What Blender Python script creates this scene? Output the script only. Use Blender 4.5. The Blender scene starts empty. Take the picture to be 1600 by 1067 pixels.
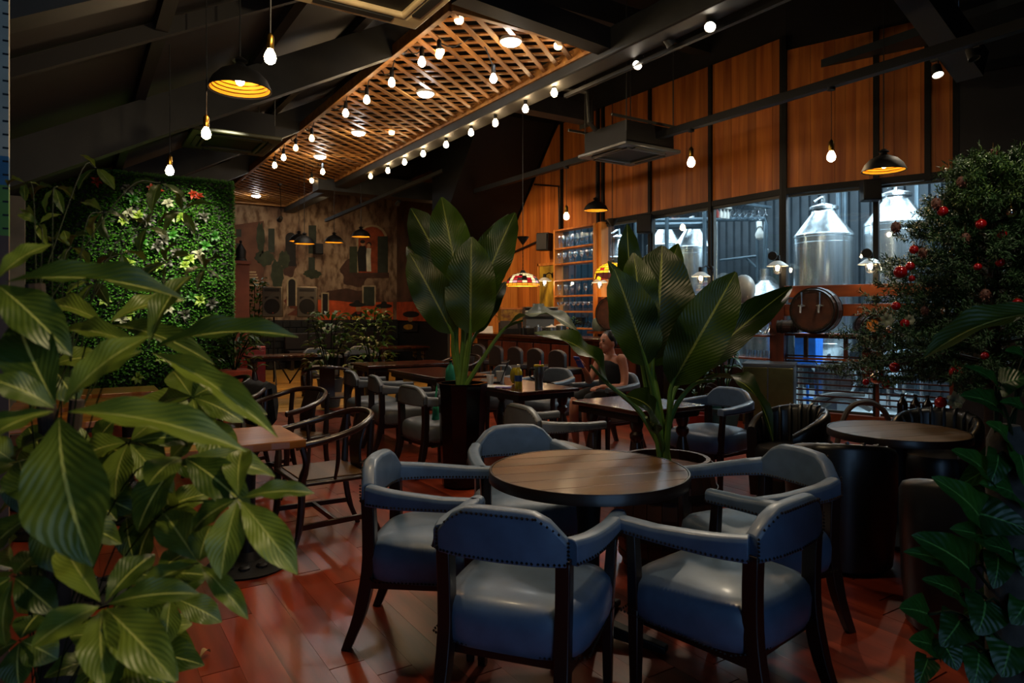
import bpy, math, random
from mathutils import Vector, Matrix
PI = math.pi
R = random.Random(11)
C = bpy.context.scene.collection
SC = bpy.context.scene

# ---------------------------------------------------------------- camera, world, exposure
F_PX, CAM_H, HOR = 1067.0, 1.45, 490.0
YAW = math.atan2(.540, .8415)
RT = Vector((math.cos(YAW), -math.sin(YAW), 0))
FD = Vector((math.sin(YAW), math.cos(YAW), 0))
cam_d = bpy.data.cameras.new('camera')
cam = bpy.data.objects.new('camera', cam_d); C.objects.link(cam)
cam.location = (0, 0, CAM_H); cam.rotation_euler = (PI/2, 0, -YAW)
cam_d.sensor_width = 36; cam_d.lens = 24; cam_d.shift_y = -(533.5-HOR)/1600
cam_d.clip_start = .05; cam_d.clip_end = 100
cam_d.dof.use_dof = True; cam_d.dof.focus_distance = 4.2; cam_d.dof.aperture_fstop = 5.6
SC.camera = cam
w = bpy.data.worlds.new('dusk'); SC.world = w; w.use_nodes = True
bg = w.node_tree.nodes['Background']; bg.inputs[0].default_value = (.33, .60, 1.0, 1); bg.inputs[1].default_value = .95
SC.view_settings.view_transform = 'Standard'; SC.view_settings.look = 'None'
SC.view_settings.exposure = 0.55; SC.view_settings.gamma = 1; SC.view_settings.use_curve_mapping = False

WARM, WARM2, COOL, NEUT = (1, .56, .22), (1, .68, .38), (.62, .84, 1), (1, .86, .68)
def lamp(kind, loc, power, col, size=.05, target=None, angle=60, blend=.5, name=None):
    d = bpy.data.lights.new(name or kind.lower()+'_lamp', kind); d.energy = power; d.color = col
    o = bpy.data.objects.new(name or kind.lower()+'_lamp', d); C.objects.link(o); o.location = loc
    if kind == 'AREA': d.shape = 'RECTANGLE'; d.size, d.size_y = size
    else: d.shadow_soft_size = size
    if kind == 'SPOT': d.spot_size = math.radians(angle); d.spot_blend = blend
    if target is not None:
        o.rotation_euler = (Vector(target)-Vector(loc)).to_track_quat('-Z', 'Y').to_euler()
    elif kind in ('SPOT', 'AREA'): o.rotation_euler = (0, 0, 0)
    return o

def at(px, py, d):
    X = (px-800)/F_PX*d
    p = RT*X + FD*d; p.z = CAM_H + (HOR-py)/F_PX*d
    return p
def onz(px, py, z): return at(px, py, (CAM_H-z)*F_PX/(py-HOR))
def _t(px): return (px-800)/F_PX
def onx(px, py, v): return at(px, py, v/(RT.x*_t(px)+FD.x))
def ony(px, py, u): return at(px, py, u/(RT.y*_t(px)+FD.y))
def cz(c, d): return Vector(((RT*c+FD*d).x, (RT*c+FD*d).y, 0))      # plan point from sideways/forward metres

# lamps of the room out of the frame, with unseen fill lamps added among them
lamp('AREA', (10.6, 7.2, 4.0), 120, (.66, .86, 1), (2.2, 5.5), name='brewery_ceiling_lamp')
lamp('AREA', (10.0, 11.2, 3.9), 110, (.66, .86, 1), (1.6, 1.6), name='brewery_ceiling_lamp')
lamp('AREA', (9.3, 4.6, 3.6), 170, (.7, .88, 1), (1.2, 1.2), name='brewery_ceiling_lamp')
lamp('AREA', (8.4, 7.4, 4.25), 130, (.7, .88, 1), (.35, 5.0), name='tank_fill_light').rotation_euler = (0, -.66, 0)  # added fill above the windows to brighten the tank fronts
lamp('POINT', (1.25, 3.05, 3.15), 40, (1, .76, .45), .04, name='cassette_fill_light')  # unseen lamp added to brighten the near air conditioner from below
lamp('SPOT', (4.8, 15.4, 4.1), 100, (1, .78, .5), .1, (5.3, 18.4, 2.6), 95, .9, 'mural_spotlight')  # extra lamp without a fitting, added to brighten the mural
lamp('SPOT', (5.0, 1.5, 4.3), 150, (1, .85, .6), .08, (6.68, 2.72, 1.6), 60, .7, 'tree_fill_light')  # fill put in to light the front of the fir tree
lamp('SPOT', (1.9, 7.9, 4.0), 1300, (1, .93, .66), .06, (1.1, 10.4, 2.2), 40, 1, 'garden_wall_spotlight')
lamp('SPOT', (2.2, 1.6, 4.1), 90, (1, .72, .42), .08, (1.4, 3.2, .4), 75, .6, 'track_spotlight_overhead')
lamp('SPOT', (1.5, .1, 3.3), 150, (1, .8, .42), .08, (-.15, 1.0, 1.42), 46, 1, 'plant_spotlight_overhead')
lamp('SPOT', (5.4, 10.2, 3.4), 150, WARM2, .1, (7.9, 11.0, 2.2), 80, .6, 'bar_spotlight')

# ---------------------------------------------------------------- materials
def srgb(h):
    h = h.lstrip('#'); c = [int(h[i:i+2], 16)/255 for i in (0, 2, 4)]
    return tuple(x/12.92 if x <= .04045 else ((x+.055)/1.055)**2.4 for x in c)
def _c(x): return srgb(x) if isinstance(x, str) else x
def _sc(c, k): return tuple(min(1, x*k) for x in c)+(1,)
def newmat(name):
    m = bpy.data.materials.new(name); m.use_nodes = True
    nt = m.node_tree; b = nt.nodes['Principled BSDF']
    return m, nt, b
def mat(name, col, rough=.5, metal=0, var=.2, scale=6, bump=0, stretch=(1, 1, 1), rand=0, spec=.5, emit=None, estr=0, coat=0, col2=None):
    col = _c(col); m, nt, b = newmat(name); N, L = nt.nodes.new, nt.links.new
    tc = N('ShaderNodeTexCoord'); mp = N('ShaderNodeMapping'); mp.inputs['Scale'].default_value = stretch
    L(tc.outputs['Object'], mp.inputs['Vector'])
    nz = N('ShaderNodeTexNoise'); nz.inputs['Scale'].default_value = scale; nz.inputs['Detail'].default_value = 4
    oi = None
    if rand:
        oi = N('ShaderNodeObjectInfo'); mul = N('ShaderNodeMath'); mul.operation = 'MULTIPLY'; mul.inputs[1].default_value = 37
        L(oi.outputs['Random'], mul.inputs[0]); L(mul.outputs[0], mp.inputs['Location'])
    L(mp.outputs[0], nz.inputs['Vector'])
    cr = N('ShaderNodeValToRGB'); cr.color_ramp.elements[0].position = .3; cr.color_ramp.elements[1].position = .7
    cr.color_ramp.elements[0].color = _sc(col, 1-var); cr.color_ramp.elements[1].color = _sc(_c(col2) if col2 else col, 1 if col2 else 1+var)
    L(nz.outputs[0], cr.inputs[0]); out = cr.outputs[0]
    if rand:
        hs = N('ShaderNodeHueSaturation'); mr = N('ShaderNodeMapRange'); mr.inputs[3].default_value = 1-rand; mr.inputs[4].default_value = 1+rand
        L(oi.outputs['Random'], mr.inputs[0]); L(mr.outputs[0], hs.inputs['Value']); L(out, hs.inputs['Color']); out = hs.outputs[0]
    L(out, b.inputs['Base Color'])
    b.inputs['Roughness'].default_value = rough; b.inputs['Metallic'].default_value = metal
    b.inputs['Specular IOR Level'].default_value = spec; b.inputs['Coat Weight'].default_value = coat; b.inputs['Coat Roughness'].default_value = .15
    if bump:
        bp = N('ShaderNodeBump'); bp.inputs['Strength'].default_value = bump; bp.inputs['Distance'].default_value = .01
        L(nz.outputs[0], bp.inputs['Height']); L(bp.outputs[0], b.inputs['Normal'])
    if emit is not None:
        b.inputs['Emission Color'].default_value = _c(emit)+(1,); b.inputs['Emission Strength'].default_value = estr
    return m
def wood(name, c1, c2, axis=2, rough=.45, rand=.2, scale=7, coat=0, bump=.15, spec=.4):
    s = [9, 9, 9]; s[axis] = .7
    return mat(name, c1, rough, 0, 0, scale/7, bump, tuple(s), rand, spec, coat=coat, col2=c2)
def glow(name, col, s):
    m, nt, b = newmat(name); b.inputs['Base Color'].default_value = tuple(col)+(1,)
    b.inputs['Emission Color'].default_value = tuple(col)+(1,); b.inputs['Emission Strength'].default_value = s
    return m
def thin_glass(name, tint=(1, 1, 1), gloss=.10, edge=.55, rough=.02):
    m, nt, b = newmat(name); N, L = nt.nodes.new, nt.links.new; nt.nodes.remove(b)
    tr = N('ShaderNodeBsdfTransparent'); tr.inputs[0].default_value = tuple(tint)+(1,)
    gl = N('ShaderNodeBsdfGlossy'); gl.inputs['Roughness'].default_value = rough
    lw = N('ShaderNodeLayerWeight'); lw.inputs[0].default_value = .35
    mr = N('ShaderNodeMapRange'); mr.inputs[3].default_value = gloss; mr.inputs[4].default_value = edge
    mx = N('ShaderNodeMixShader'); L(lw.outputs['Facing'], mr.inputs[0]); L(mr.outputs[0], mx.inputs[0]); L(tr.outputs[0], mx.inputs[1]); L(gl.outputs[0], mx.inputs[2])
    L(mx.outputs[0], nt.nodes['Material Output'].inputs[0])
    return m
def leafmat(name, dark, light, rib, n=13, k=9, rough=.35, transl=.3, vein=.5, spec=.4):
    m, nt, b = newmat(name); N, L = nt.nodes.new, nt.links.new
    def mth(op, a, c=None):
        q = N('ShaderNodeMath'); q.operation = op
        for i, v in enumerate((a, c)):
            if v is None: continue
            if isinstance(v, (int, float)): q.inputs[i].default_value = v
            else: L(v, q.inputs[i])
        return q.outputs[0]
    uv = N('ShaderNodeUVMap'); sp = N('ShaderNodeSeparateXYZ'); L(uv.outputs[0], sp.inputs[0])
    ab = mth('ABSOLUTE', mth('SUBTRACT', sp.outputs[0], .5))
    band = mth('SINE', mth('MULTIPLY', mth('SUBTRACT', mth('MULTIPLY', sp.outputs[1], n), mth('MULTIPLY', ab, k)), 2*PI))
    band = mth('ADD', mth('MULTIPLY', band, .5), .5)
    tc = N('ShaderNodeTexCoord'); nz = N('ShaderNodeTexNoise'); nz.inputs['Scale'].default_value = 3; L(tc.outputs['Object'], nz.inputs['Vector'])
    oi = N('ShaderNodeObjectInfo')
    fac = mth('ADD', mth('ADD', mth('MULTIPLY', band, vein*.6), mth('MULTIPLY', nz.outputs[0], .5)), mth('MULTIPLY', mth('SUBTRACT', oi.outputs['Random'], .5), .5))
    cr = N('ShaderNodeValToRGB'); cr.color_ramp.elements[0].color = _c(dark)+(1,); cr.color_ramp.elements[1].color = _c(light)+(1,)
    cr.color_ramp.elements[0].position = .1; cr.color_ramp.elements[1].position = .85
    L(fac, cr.inputs[0])
    mx = N('ShaderNodeMix'); mx.data_type = 'RGBA'; L(mth('LESS_THAN', ab, .022), mx.inputs[0]); L(cr.outputs[0], mx.inputs[6]); mx.inputs[7].default_value = _c(rib)+(1,)
    L(mx.outputs[2], b.inputs['Base Color']); b.inputs['Roughness'].default_value = rough; b.inputs['Specular IOR Level'].default_value = spec
    bp = N('ShaderNodeBump'); bp.inputs['Strength'].default_value = .14; bp.inputs['Distance'].default_value = .02; L(band, bp.inputs['Height']); L(bp.outputs[0], b.inputs['Normal'])
    tl = N('ShaderNodeBsdfTranslucent'); L(mx.outputs[2], tl.inputs[0])
    ms = N('ShaderNodeMixShader'); ms.inputs[0].default_value = transl; L(b.outputs[0], ms.inputs[1]); L(tl.outputs[0], ms.inputs[2])
    L(ms.outputs[0], nt.nodes['Material Output'].inputs[0])
    return m

M = dict(
 floor=wood('red_floor_plank', '#4a160b', '#8c361c', 1, .28, .12, 7, bump=.06, spec=.5),
 floor_y=wood('yellow_floor_plank', '#8a6426', '#c89a4a', 0, .4, .25, 7),
 sub=mat('floor_base', '#120807', .8),
 panel=wood('wall_plank', '#854212', '#b86c28', 2, .5, .24, 7, bump=.1),
 pine=wood('pine_board', '#a65a1c', '#d08a3c', 2, .5, .15, 7),
 pine_h=wood('pine_board_level', '#8a451a', '#c07830', 0, .5, .12, 7),
 lattice=wood('lattice_wood', '#7a4a1e', '#b88040', 0, .5, .2, 7),
 redwood=wood('red_stained_wood', '#421608', '#682a12', 2, .45, .1),
 redwood_h=wood('red_stained_wood_level', '#562009', '#86400f', 0, .45, .1),
 black=mat('black_metal', '#080808', .6, 0, .2, 8, spec=.3),
 dark=mat('dark_ceiling', '#0f0b09', .75, 0, .35, 3, .3),
 ceil=mat('ceiling_sheet', '#110d0a', .7, 0, .3, 2, .2),
 grey=mat('grey_steel', '#33332f', .55, .2, .2, 5),
 steel=mat('stainless_steel', '#c4cacd', .25, .96, .35, 3, 0, (6, 6, .15)),  # vertical streaks in the base colour stand in for reflections
 steel_d=mat('dull_steel_sheet', '#6d7377', .35, .9, .15, 4),
 corr=mat('corrugated_sheet', '#2a3238', .5, .4, .2, 4),
 corr_d=mat('corrugated_sheet_dark', '#1c1a1a', .6, .2, .2, 4),
 leather=mat('blue_leather', '#465a72', .42, 0, .14, 14, .12, spec=.55, coat=.08),
 leather_g=mat('grey_leather', '#4a4f54', .42, 0, .12, 14, .12, spec=.55),
 leather_k=mat('black_leather', '#0d0c0b', .35, 0, .3, 12, .1, spec=.5, coat=.1),
 leather_b=mat('brown_leather', '#170906', .55, 0, .3, 10, .1),
 darkwood=wood('dark_wood', '#120907', '#20110c', 2, .35, .1, coat=.2),
 darkwood_h=wood('dark_wood_level', '#180c08', '#2c1810', 1, .3, .12, coat=.25),
 mahog=wood('mahogany_top', '#26100a', '#45200f', 1, .22, .1, coat=.4),
 tabletop=wood('table_board', '#3a260f', '#5e401c', 0, .33, .14, coat=.15),
 slab=wood('slab_wood', '#6a3a16', '#9c6428', 0, .28, .12, coat=.3),
 studs=mat('bronze_nail', '#1a120c', .4, .7, .2, 9),
 brass=mat('brass', '#8a6a2a', .3, 1, .15, 8),
 gold=mat('gold_enamel', '#e09a24', .4, .2, .1, 6),
 bulb=glow('warm_bulb', (1, .70, .38), 65), bulb_s=glow('string_bulb', (1, .70, .38), 60), bulb_dim=glow('dim_bulb', (1, .6, .25), 9),
 led=glow('white_led', (.86, .94, 1), 60), spotface=glow('spot_lens', (1, .86, .66), 45),
 cable=mat('black_cable', '#0a0a0a', .6), white=mat('white_enamel', '#c9c6be', .4), white_d=mat('grey_plastic', '#38352f', .5, 0, .1),
 glass=thin_glass('window_glass', (.93, .97, .98), .035, .35), wine=thin_glass('drinking_glass', (.92, .97, 1), .16, .85, .05),
 plaster=mat('white_plaster', '#8d8778', .8, 0, .2, 4, .2),
 terracotta=mat('terracotta', '#5a2a1a', .8, 0, .2, 5), orange=mat('orange_clay', '#9c3a18', .7, 0, .25, 20, .3),
 red=mat('red_lacquer', '#7e1a0a', .4, 0, .15, 5), glaze=mat('black_glaze', '#040406', .15, 0, .2, 3, spec=.4),
 potgrey=mat('grey_pot', '#2a2d30', .6, 0, .3, 9), teal=mat('teal_pot', '#1c4a52', .45), soil=mat('soil', '#3e1d0f', .95, 0, .4, 30, .6),
 barrel=wood('barrel_stave', '#1a0c06', '#34190b', 2, .5, .2), barrelh=wood('barrel_head', '#2a120a', '#46220f', 0, .5, .1), hoop=mat('barrel_hoop', '#17140f', .5, .6),
 bottle=mat('brown_bottle', '#120705', .12, 0, .2, 5, spec=.6), ceramic=mat('grey_ceramic', '#8f9596', .4), jug=mat('green_glaze_jug', '#5c6a60', .4, 0, .2, 6),
 skin=mat('skin', '#b5765a', .5, 0, .08, 8), cloth=mat('black_cloth', '#0a0a0d', .85), hair=mat('black_hair', '#0a0706', .45),
 paper=mat('white_paper', '#c8c4bc', .7), blue=mat('blue_case', '#2a4ab0', .4), bluebin=mat('blue_plastic', '#1f6fd0', .45),
 green=mat('green_cloth', '#1f8a68', .8), lemon=mat('lemon_drink', '#b8a020', .25), tumb=mat('grey_tumbler', '#6f7879', .35, .5), pink=mat('pink_straw', '#e0306a', .4),
 purple=mat('purple_case', '#6a5a9a', .5), denim=mat('denim_jacket', '#15181d', .9),
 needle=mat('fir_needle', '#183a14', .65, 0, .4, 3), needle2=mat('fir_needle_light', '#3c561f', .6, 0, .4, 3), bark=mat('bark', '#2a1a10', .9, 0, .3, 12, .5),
 redball=mat('red_bauble', '#8e0c10', .12, .3, .1, 3, coat=.6), silverball=mat('silver_bauble', '#c9b8a8', .1, 1), cone=mat('pine_cone', '#4a2418', .7, 0, .3, 20), whiteleaf=mat('frosted_petal', '#b9a9a4', .6),
 hedge=leafmat('hedge_leaf', '#2a5c12', '#78a834', '#78a834', 2, 0, .5, .3, 0), 
 lime=leafmat('lime_leaf', '#4a6a18', '#94a840', '#a8b868', 6, 5, .4, .3), maroon=leafmat('dark_maroon_leaf', '#141a12', '#3c3a34', '#5a5a48', 6, 5, .4, .2), redleaf=leafmat('red_leaf', '#6a160a', '#a8381c', '#a02a10', 6, 5, .4, .3), paleleaf=leafmat('pale_leaf', '#5a5c48', '#96947e', '#6a8a4a', 6, 5, .5, .2), deepleaf=leafmat('deep_green_leaf', '#123a0e', '#2e6a1c', '#4a8a30', 6, 5, .4, .3),
 pachira=leafmat('money_tree_leaf', '#2c3e10', '#7a862e', '#a0a050', 11, 8, .4, .25, .14),
 banana=leafmat('banana_leaf', '#1c2c06', '#3f5612', '#727a34', 26, 14, .38, .28, .1),
 pothos=leafmat('pothos_leaf', '#143610', '#28561c', '#4a7a3a', 7, 4, .35, .25, .05),
 shrub=leafmat('shrub_leaf', '#1c3a10', '#4a6a20', '#5a7a30', 8, 5, .4, .3, .3),
 stem=mat('green_stem', '#141c08', .8, spec=.1), stalk=mat('banana_stalk', '#4a6a24', .5, 0, .2, 9),
 stone=mat('dark_stone', '#14120f', .85, 0, .4, 8, .8),
)

# ---------------------------------------------------------------- mesh helpers
class MB:
    def __init__(s): s.v, s.f, s.mi, s.cur = [], [], [], 0
    def add(s, vs, fs):
        o = len(s.v); s.v += [tuple(v) for v in vs]; s.f += [tuple(i+o for i in f) for f in fs]; s.mi += [s.cur]*len(fs); return s
    def box(s, c, d, rz=0, top=1.0):
        x, y, z = d[0]/2, d[1]/2, d[2]/2; cr, sr = math.cos(rz), math.sin(rz); vs = []
        for k, q in ((-z, 1), (z, top)):
            for a, b in ((-x*q, -y*q), (x*q, -y*q), (x*q, y*q), (-x*q, y*q)):
                vs.append((c[0]+a*cr-b*sr, c[1]+a*sr+b*cr, c[2]+k))
        return s.add(vs, [(3, 2, 1, 0), (4, 5, 6, 7), (0, 1, 5, 4), (1, 2, 6, 5), (2, 3, 7, 6), (3, 0, 4, 7)])
    def lo(s, a, b):
        return s.box([(a[i]+b[i])/2 for i in range(3)], [abs(b[i]-a[i]) for i in range(3)])
    def bar(s, p, q, w, h=None, w2=None, h2=None, up=(0, 0, 1)):
        p, q = Vector(p), Vector(q); h = h or w; w2 = w2 or w; h2 = h2 or h; d = (q-p).normalized(); u = Vector(up)
        if abs(d.dot(u)) > .97: u = Vector((0, 1, 0))
        x = d.cross(u).normalized(); z = x.cross(d); vs = []
        for c, a, b in ((p, w/2, h/2), (q, w2/2, h2/2)):
            vs += [c-x*a-z*b, c+x*a-z*b, c+x*a+z*b, c-x*a+z*b]
        return s.add(vs, [(3, 2, 1, 0), (4, 5, 6, 7), (0, 1, 5, 4), (1, 2, 6, 5), (2, 3, 7, 6), (3, 0, 4, 7)])
    def rings(s, rs, cap=True, loop=False):
        n = len(rs[0]); vs = [p for r in rs for p in r]; fs = []
        for i in range(len(rs) if loop else len(rs)-1):
            j = (i+1) % len(rs)
            for k in range(n): fs.append((i*n+k, i*n+(k+1) % n, j*n+(k+1) % n, j*n+k))
        if cap and not loop: fs += [tuple(range(n-1, -1, -1)), tuple((len(rs)-1)*n+k for k in range(n))]
        return s.add(vs, fs)
    def tube(s, pts, r, n=8, sx=1.0, up=None):
        pts = [Vector(p) for p in pts]; rs = []
        d0 = (pts[1]-pts[0]).normalized(); u = Vector(up or (0, 0, 1)); u = Vector((1, 0, 0)) if abs(d0.dot(u)) > .95 else u
        x = d0.cross(u).normalized()
        for i, p in enumerate(pts):
            d = (pts[min(i+1, len(pts)-1)]-pts[max(i-1, 0)]).normalized()
            x = (x-d*x.dot(d)).normalized(); y = d.cross(x); q = r[i] if isinstance(r, (list, tuple)) else r
            rs.append([p+x*(q*sx*math.cos(2*PI*k/n))+y*(q*math.sin(2*PI*k/n)) for k in range(n)])
        return s.rings(rs)
    def lathe(s, prof, n=24, c=(0, 0, 0), ax=None, sc=(1, 1), loop=False):
        rs = []; c = Vector(c); q = Vector((0, 0, 1)).rotation_difference(Vector(ax)) if ax is not None else None
        for r, z in prof:
            ring = []
            for k in range(n):
                p = Vector((max(r, 1e-4)*math.cos(2*PI*k/n)*sc[0], max(r, 1e-4)*math.sin(2*PI*k/n)*sc[1], z))
                if q: p = q @ p
                ring.append(c+p)
            rs.append(ring)
        return s.rings(rs, loop=loop)
    def ell(s, c, r, n=14, m=8, rot=None):
        rs = []
        for j in range(1, m):
            a = PI*j/m; ring = []
            for k in range(n):
                p = Vector((r[0]*math.sin(a)*math.cos(2*PI*k/n), r[1]*math.sin(a)*math.sin(2*PI*k/n), -r[2]*math.cos(a)))
                ring.append(Vector(c)+(rot @ p if rot else p))
            rs.append(ring)
        return s.rings(rs)
    def prism(s, pts, ext):
        n = len(pts); e = Vector(ext); a = [Vector(p) for p in pts]
        return s.add(a+[p+e for p in a], [tuple(range(n)), tuple(range(2*n-1, n-1, -1))]+[(i, i+n, (i+1) % n+n, (i+1) % n) for i in range(n)])
    def mesh(s, name, mats, ang=35):
        me = bpy.data.meshes.new(name); me.from_pydata(s.v, [], s.f)
        for m in (mats if isinstance(mats, (list, tuple)) else [mats]): me.materials.append(m)
        if s.cur: me.polygons.foreach_set('material_index', s.mi)
        if ang:
            me.polygons.foreach_set('use_smooth', [True]*len(s.f)); me.set_sharp_from_angle(angle=math.radians(ang))
        me.update(); return me
    def obj(s, name, m, parent=None, loc=None, rz=0, bevel=0, ang=35, kind=None, label=None):
        return link(name, s.mesh(name, m, ang), parent, loc, rz, bevel, kind, label)
def link(name, me, parent=None, loc=None, rz=0, bevel=0, kind=None, label=None):
    o = bpy.data.objects.new(name, me); C.objects.link(o)
    if parent is not None: o.parent = parent
    if loc is not None: o.location = loc
    if rz: o.rotation_euler = (0, 0, rz)
    if bevel:
        b = o.modifiers.new('bevel', 'BEVEL'); b.width = bevel; b.segments = 2; b.limit_method = 'ANGLE'
    if kind: o['kind'] = kind
    if label: o['label'] = label
    return o
def tag(o, label, cat, group=None, kind=None):
    o['label'] = label; o['category'] = cat
    if group: o['group'] = group
    if kind: o['kind'] = kind
    return o
def thing(name, label, cat, loc=(0, 0, 0), rz=0, group=None):
    o = bpy.data.objects.new(name, None); C.objects.link(o); o.empty_display_size = .1
    o.location = loc; o.rotation_euler = (0, 0, rz)
    return tag(o, label, cat, group)
def dup(root, loc, rz, label, group=None):
    def cp(o, par):
        c = o.copy(); C.objects.link(c); c.parent = par
        for ch in kids.get(o.name, []): cp(ch, c)
        return c
    kids = {}
    for o in list(root.children_recursive): kids.setdefault(o.parent.name, []).append(o)
    c = cp(root, None); c.location = loc; c.rotation_euler = (0, 0, rz); c['label'] = label
    if group: c['group'] = group
    return c
ORD = 'first second third fourth fifth sixth seventh eighth ninth tenth eleventh twelfth thirteenth fourteenth fifteenth sixteenth'.split()
def struct(o):
    o['kind'] = 'structure'; return o
def face(cx, cy):     # rotation about z that turns local +Y to the plan direction given in sideways/forward terms
    d = RT*cx+FD*cy; return math.atan2(-d.x, d.y)

# leaves: unit blade from (0,0,0) to (0,1,0), half width 0.5, with uv
LEAF = {}
def leaf_mesh(shape, m, arch=.15, fold=.18, ripple=0.0, seed=0, twist=0):
    key = (shape, m.name, round(arch, 2), round(fold, 2), seed)
    if key in LEAF: return LEAF[key]
    r = random.Random(seed*7+3); nu, nv = 6, 14
    if shape in ('tiny',): nu, nv = 2, 4
    if shape in ('small',): nu, nv = 2, 6
    def wid(t):
        if shape == 'heart': return (min(1, (t/.10)**.5) if t < .10 else 1)*max(0, (1-t))**.62*1.08 if t < .98 else 0
        if shape == 'banana': return max(0, math.sin(PI*t**.85))**.55*(1 if t < .85 else 1-.35*(t-.85)/.15)
        if shape == 'round': return max(0, math.sin(PI*t))**.5
        return max(0, math.sin(PI*t**1.12))**.85*(1-.12*max(0, t-.6))
    vs, uv, fs = [], [], []
    ph = r.uniform(0, 6)
    for j in range(nv+1):
        t = j/nv; ww = max(wid(min(max(t, .004), .996)), .012)
        for i in range(nu+1):
            u = i/nu; x = (u-.5)*ww
            z = arch*4*t*(1-t) + fold*abs(x) + ripple*math.sin(t*16+ph+(2 if u > .5 else 0))*abs(x)*2 + twist*x*t
            yy = t - (.10*(2*abs(u-.5))**2*(1-t)**4 if shape == 'heart' else 0)
            vs.append((x, yy, z)); uv.append((u, t))
    for j in range(nv):
        for i in range(nu):
            a = j*(nu+1)+i; fs.append((a, a+1, a+nu+2, a+nu+1))
    me = bpy.data.meshes.new('leaf'); me.from_pydata(vs, [], fs); me.materials.append(m)
    ul = me.uv_layers.new(name='UVMap')
    ul.data.foreach_set('uv', [c for p in me.polygons for vi in p.vertices for c in uv[vi]])
    me.polygons.foreach_set('use_smooth', [True]*len(fs)); me.update(); LEAF[key] = me
    return me
def leaf(parent, base, tip, width, up, me, name='leaf'):
    base, tip, up = Vector(base), Vector(tip), Vector(up)
    y = tip-base; L = y.length; yn = y.normalized(); x = yn.cross(up)
    x = x.normalized() if x.length > 1e-4 else Vector((1, 0, 0)); z = x.cross(yn)
    o = bpy.data.objects.new(name, me); C.objects.link(o); o.parent = parent
    mt = Matrix.Identity(4); mt.col[0][:3] = x*width; mt.col[1][:3] = y; mt.col[2][:3] = z*L; mt.translation = base
    o.matrix_basis = mt
    return o
def leaf_cloud(items, name, m, parent, kind='stuff'):
    """many little leaves joined in one mesh: items of (base, direction*length, width, up)"""
    vs, fs, uv = [], [], []
    for b, d, wd, up in items:
        b = Vector(b); d = Vector(d); up = Vector(up); x = d.cross(up)
        x = (x.normalized() if x.length > 1e-5 else Vector((1, 0, 0)))*wd/2; n = x.cross(d).normalized()*d.length
        o = len(vs)
        vs += [b, b+d*.45-x+n*.12, b+d*.45+x+n*.12, b+d]; fs += [(o, o+2, o+1), (o+1, o+2, o+3)]
        uv += [(.5, 0), (0, .5), (1, .5), (.5, 1)]
    me = bpy.data.meshes.new(name); me.from_pydata([tuple(v) for v in vs], [], fs); me.materials.append(m)
    ul = me.uv_layers.new(name='UVMap'); ul.data.foreach_set('uv', [c for p in me.polygons for vi in p.vertices for c in uv[vi]])
    me.update(); return link(name, me, parent, kind=kind)
def text(body, size, m, parent, loc, rot, name='lettering', ext=.001):
    cu = bpy.data.curves.new(name, 'FONT'); cu.body = body; cu.size = size; cu.extrude = ext; cu.align_x = 'CENTER'; cu.align_y = 'CENTER'; cu.materials.append(m)
    o = bpy.data.objects.new(name, cu); C.objects.link(o); o.parent = parent; o.location = loc; o.rotation_euler = rot; return o
# ================================================================ STRUCTURE
# floor: red planks along the room, yellow boards beyond
fl = struct(MB().lo((-1.2, -2.2, -.08), (13.2, 18.7, -.012)).obj('floor', M['sub']))
pk = MB().lo((-.0745, -.622, -.012), (.0745, .622, 0)).mesh('plank', M['floor'], 0)
rest = MB(); n = 0
for i in range(56):
    x = -.55+i*.15; off = R.uniform(-1.2, 0)
    for j in range(-1, 9):
        y = 1.0+off+j*1.25+.62
        if y > 9.75+.62: continue
        if y < 7.6 and y > .9 and x < 6.6 and n < 296 and x > -.6 and x < y*1.35+1.1 and not (y < 2.2 and x < .3):
            o = link('plank', pk, fl, (x, y, R.uniform(-.0005, .0003))); n += 1
        elif y > -1.6: rest.lo((x-.0745, y-.62, -.012), (x+.0745, min(y+.62, 10.29), R.uniform(-.0004, .0003)))
for i in range(9):                                                     # far right red floor
    x = 7.85+i*.15
    for j in range(9): rest.lo((x-.0745, -1+j*1.25, -.012), (x+.0745, .24+j*1.25, 0))
rest.obj('plank_field', M['floor'], fl, kind='stuff', ang=0)
yl = MB()
for j in range(54):
    y = 10.3+j*.15; off = R.uniform(0, 1.2)
    for i in range(-1, 8):
        a, b = max(-.6, -.6+off+i*1.25), min(9.0, -.6+off+(i+1)*1.25-.004)
        if b > a+.05: yl.lo((a, y, -.012), (b, y+.146, R.uniform(-.001, .001)))
yl.obj('yellow_plank_field', M['floor_y'], fl, kind='stuff', ang=0)

WX, CU = 7.9, 5.64           # long wall plane, corner where the wall turns
E2 = Vector((.342, -.939, 0)).normalized(); N2 = Vector((-.939, -.342, 0)).normalized()
O2 = Vector((WX, CU, 0))
def rw(s, off, z): return O2+E2*s+N2*off+Vector((0, 0, z))
RZ2 = math.atan2(E2.y, E2.x)
def topz(u): return 5.1 if u < 10.65 else max(2.6, 5.1-(u-10.65)*1.18)

M['rafter'] = mat('dark_rafter_steel', '#22221f', .6, .2, .3, 4)
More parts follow.
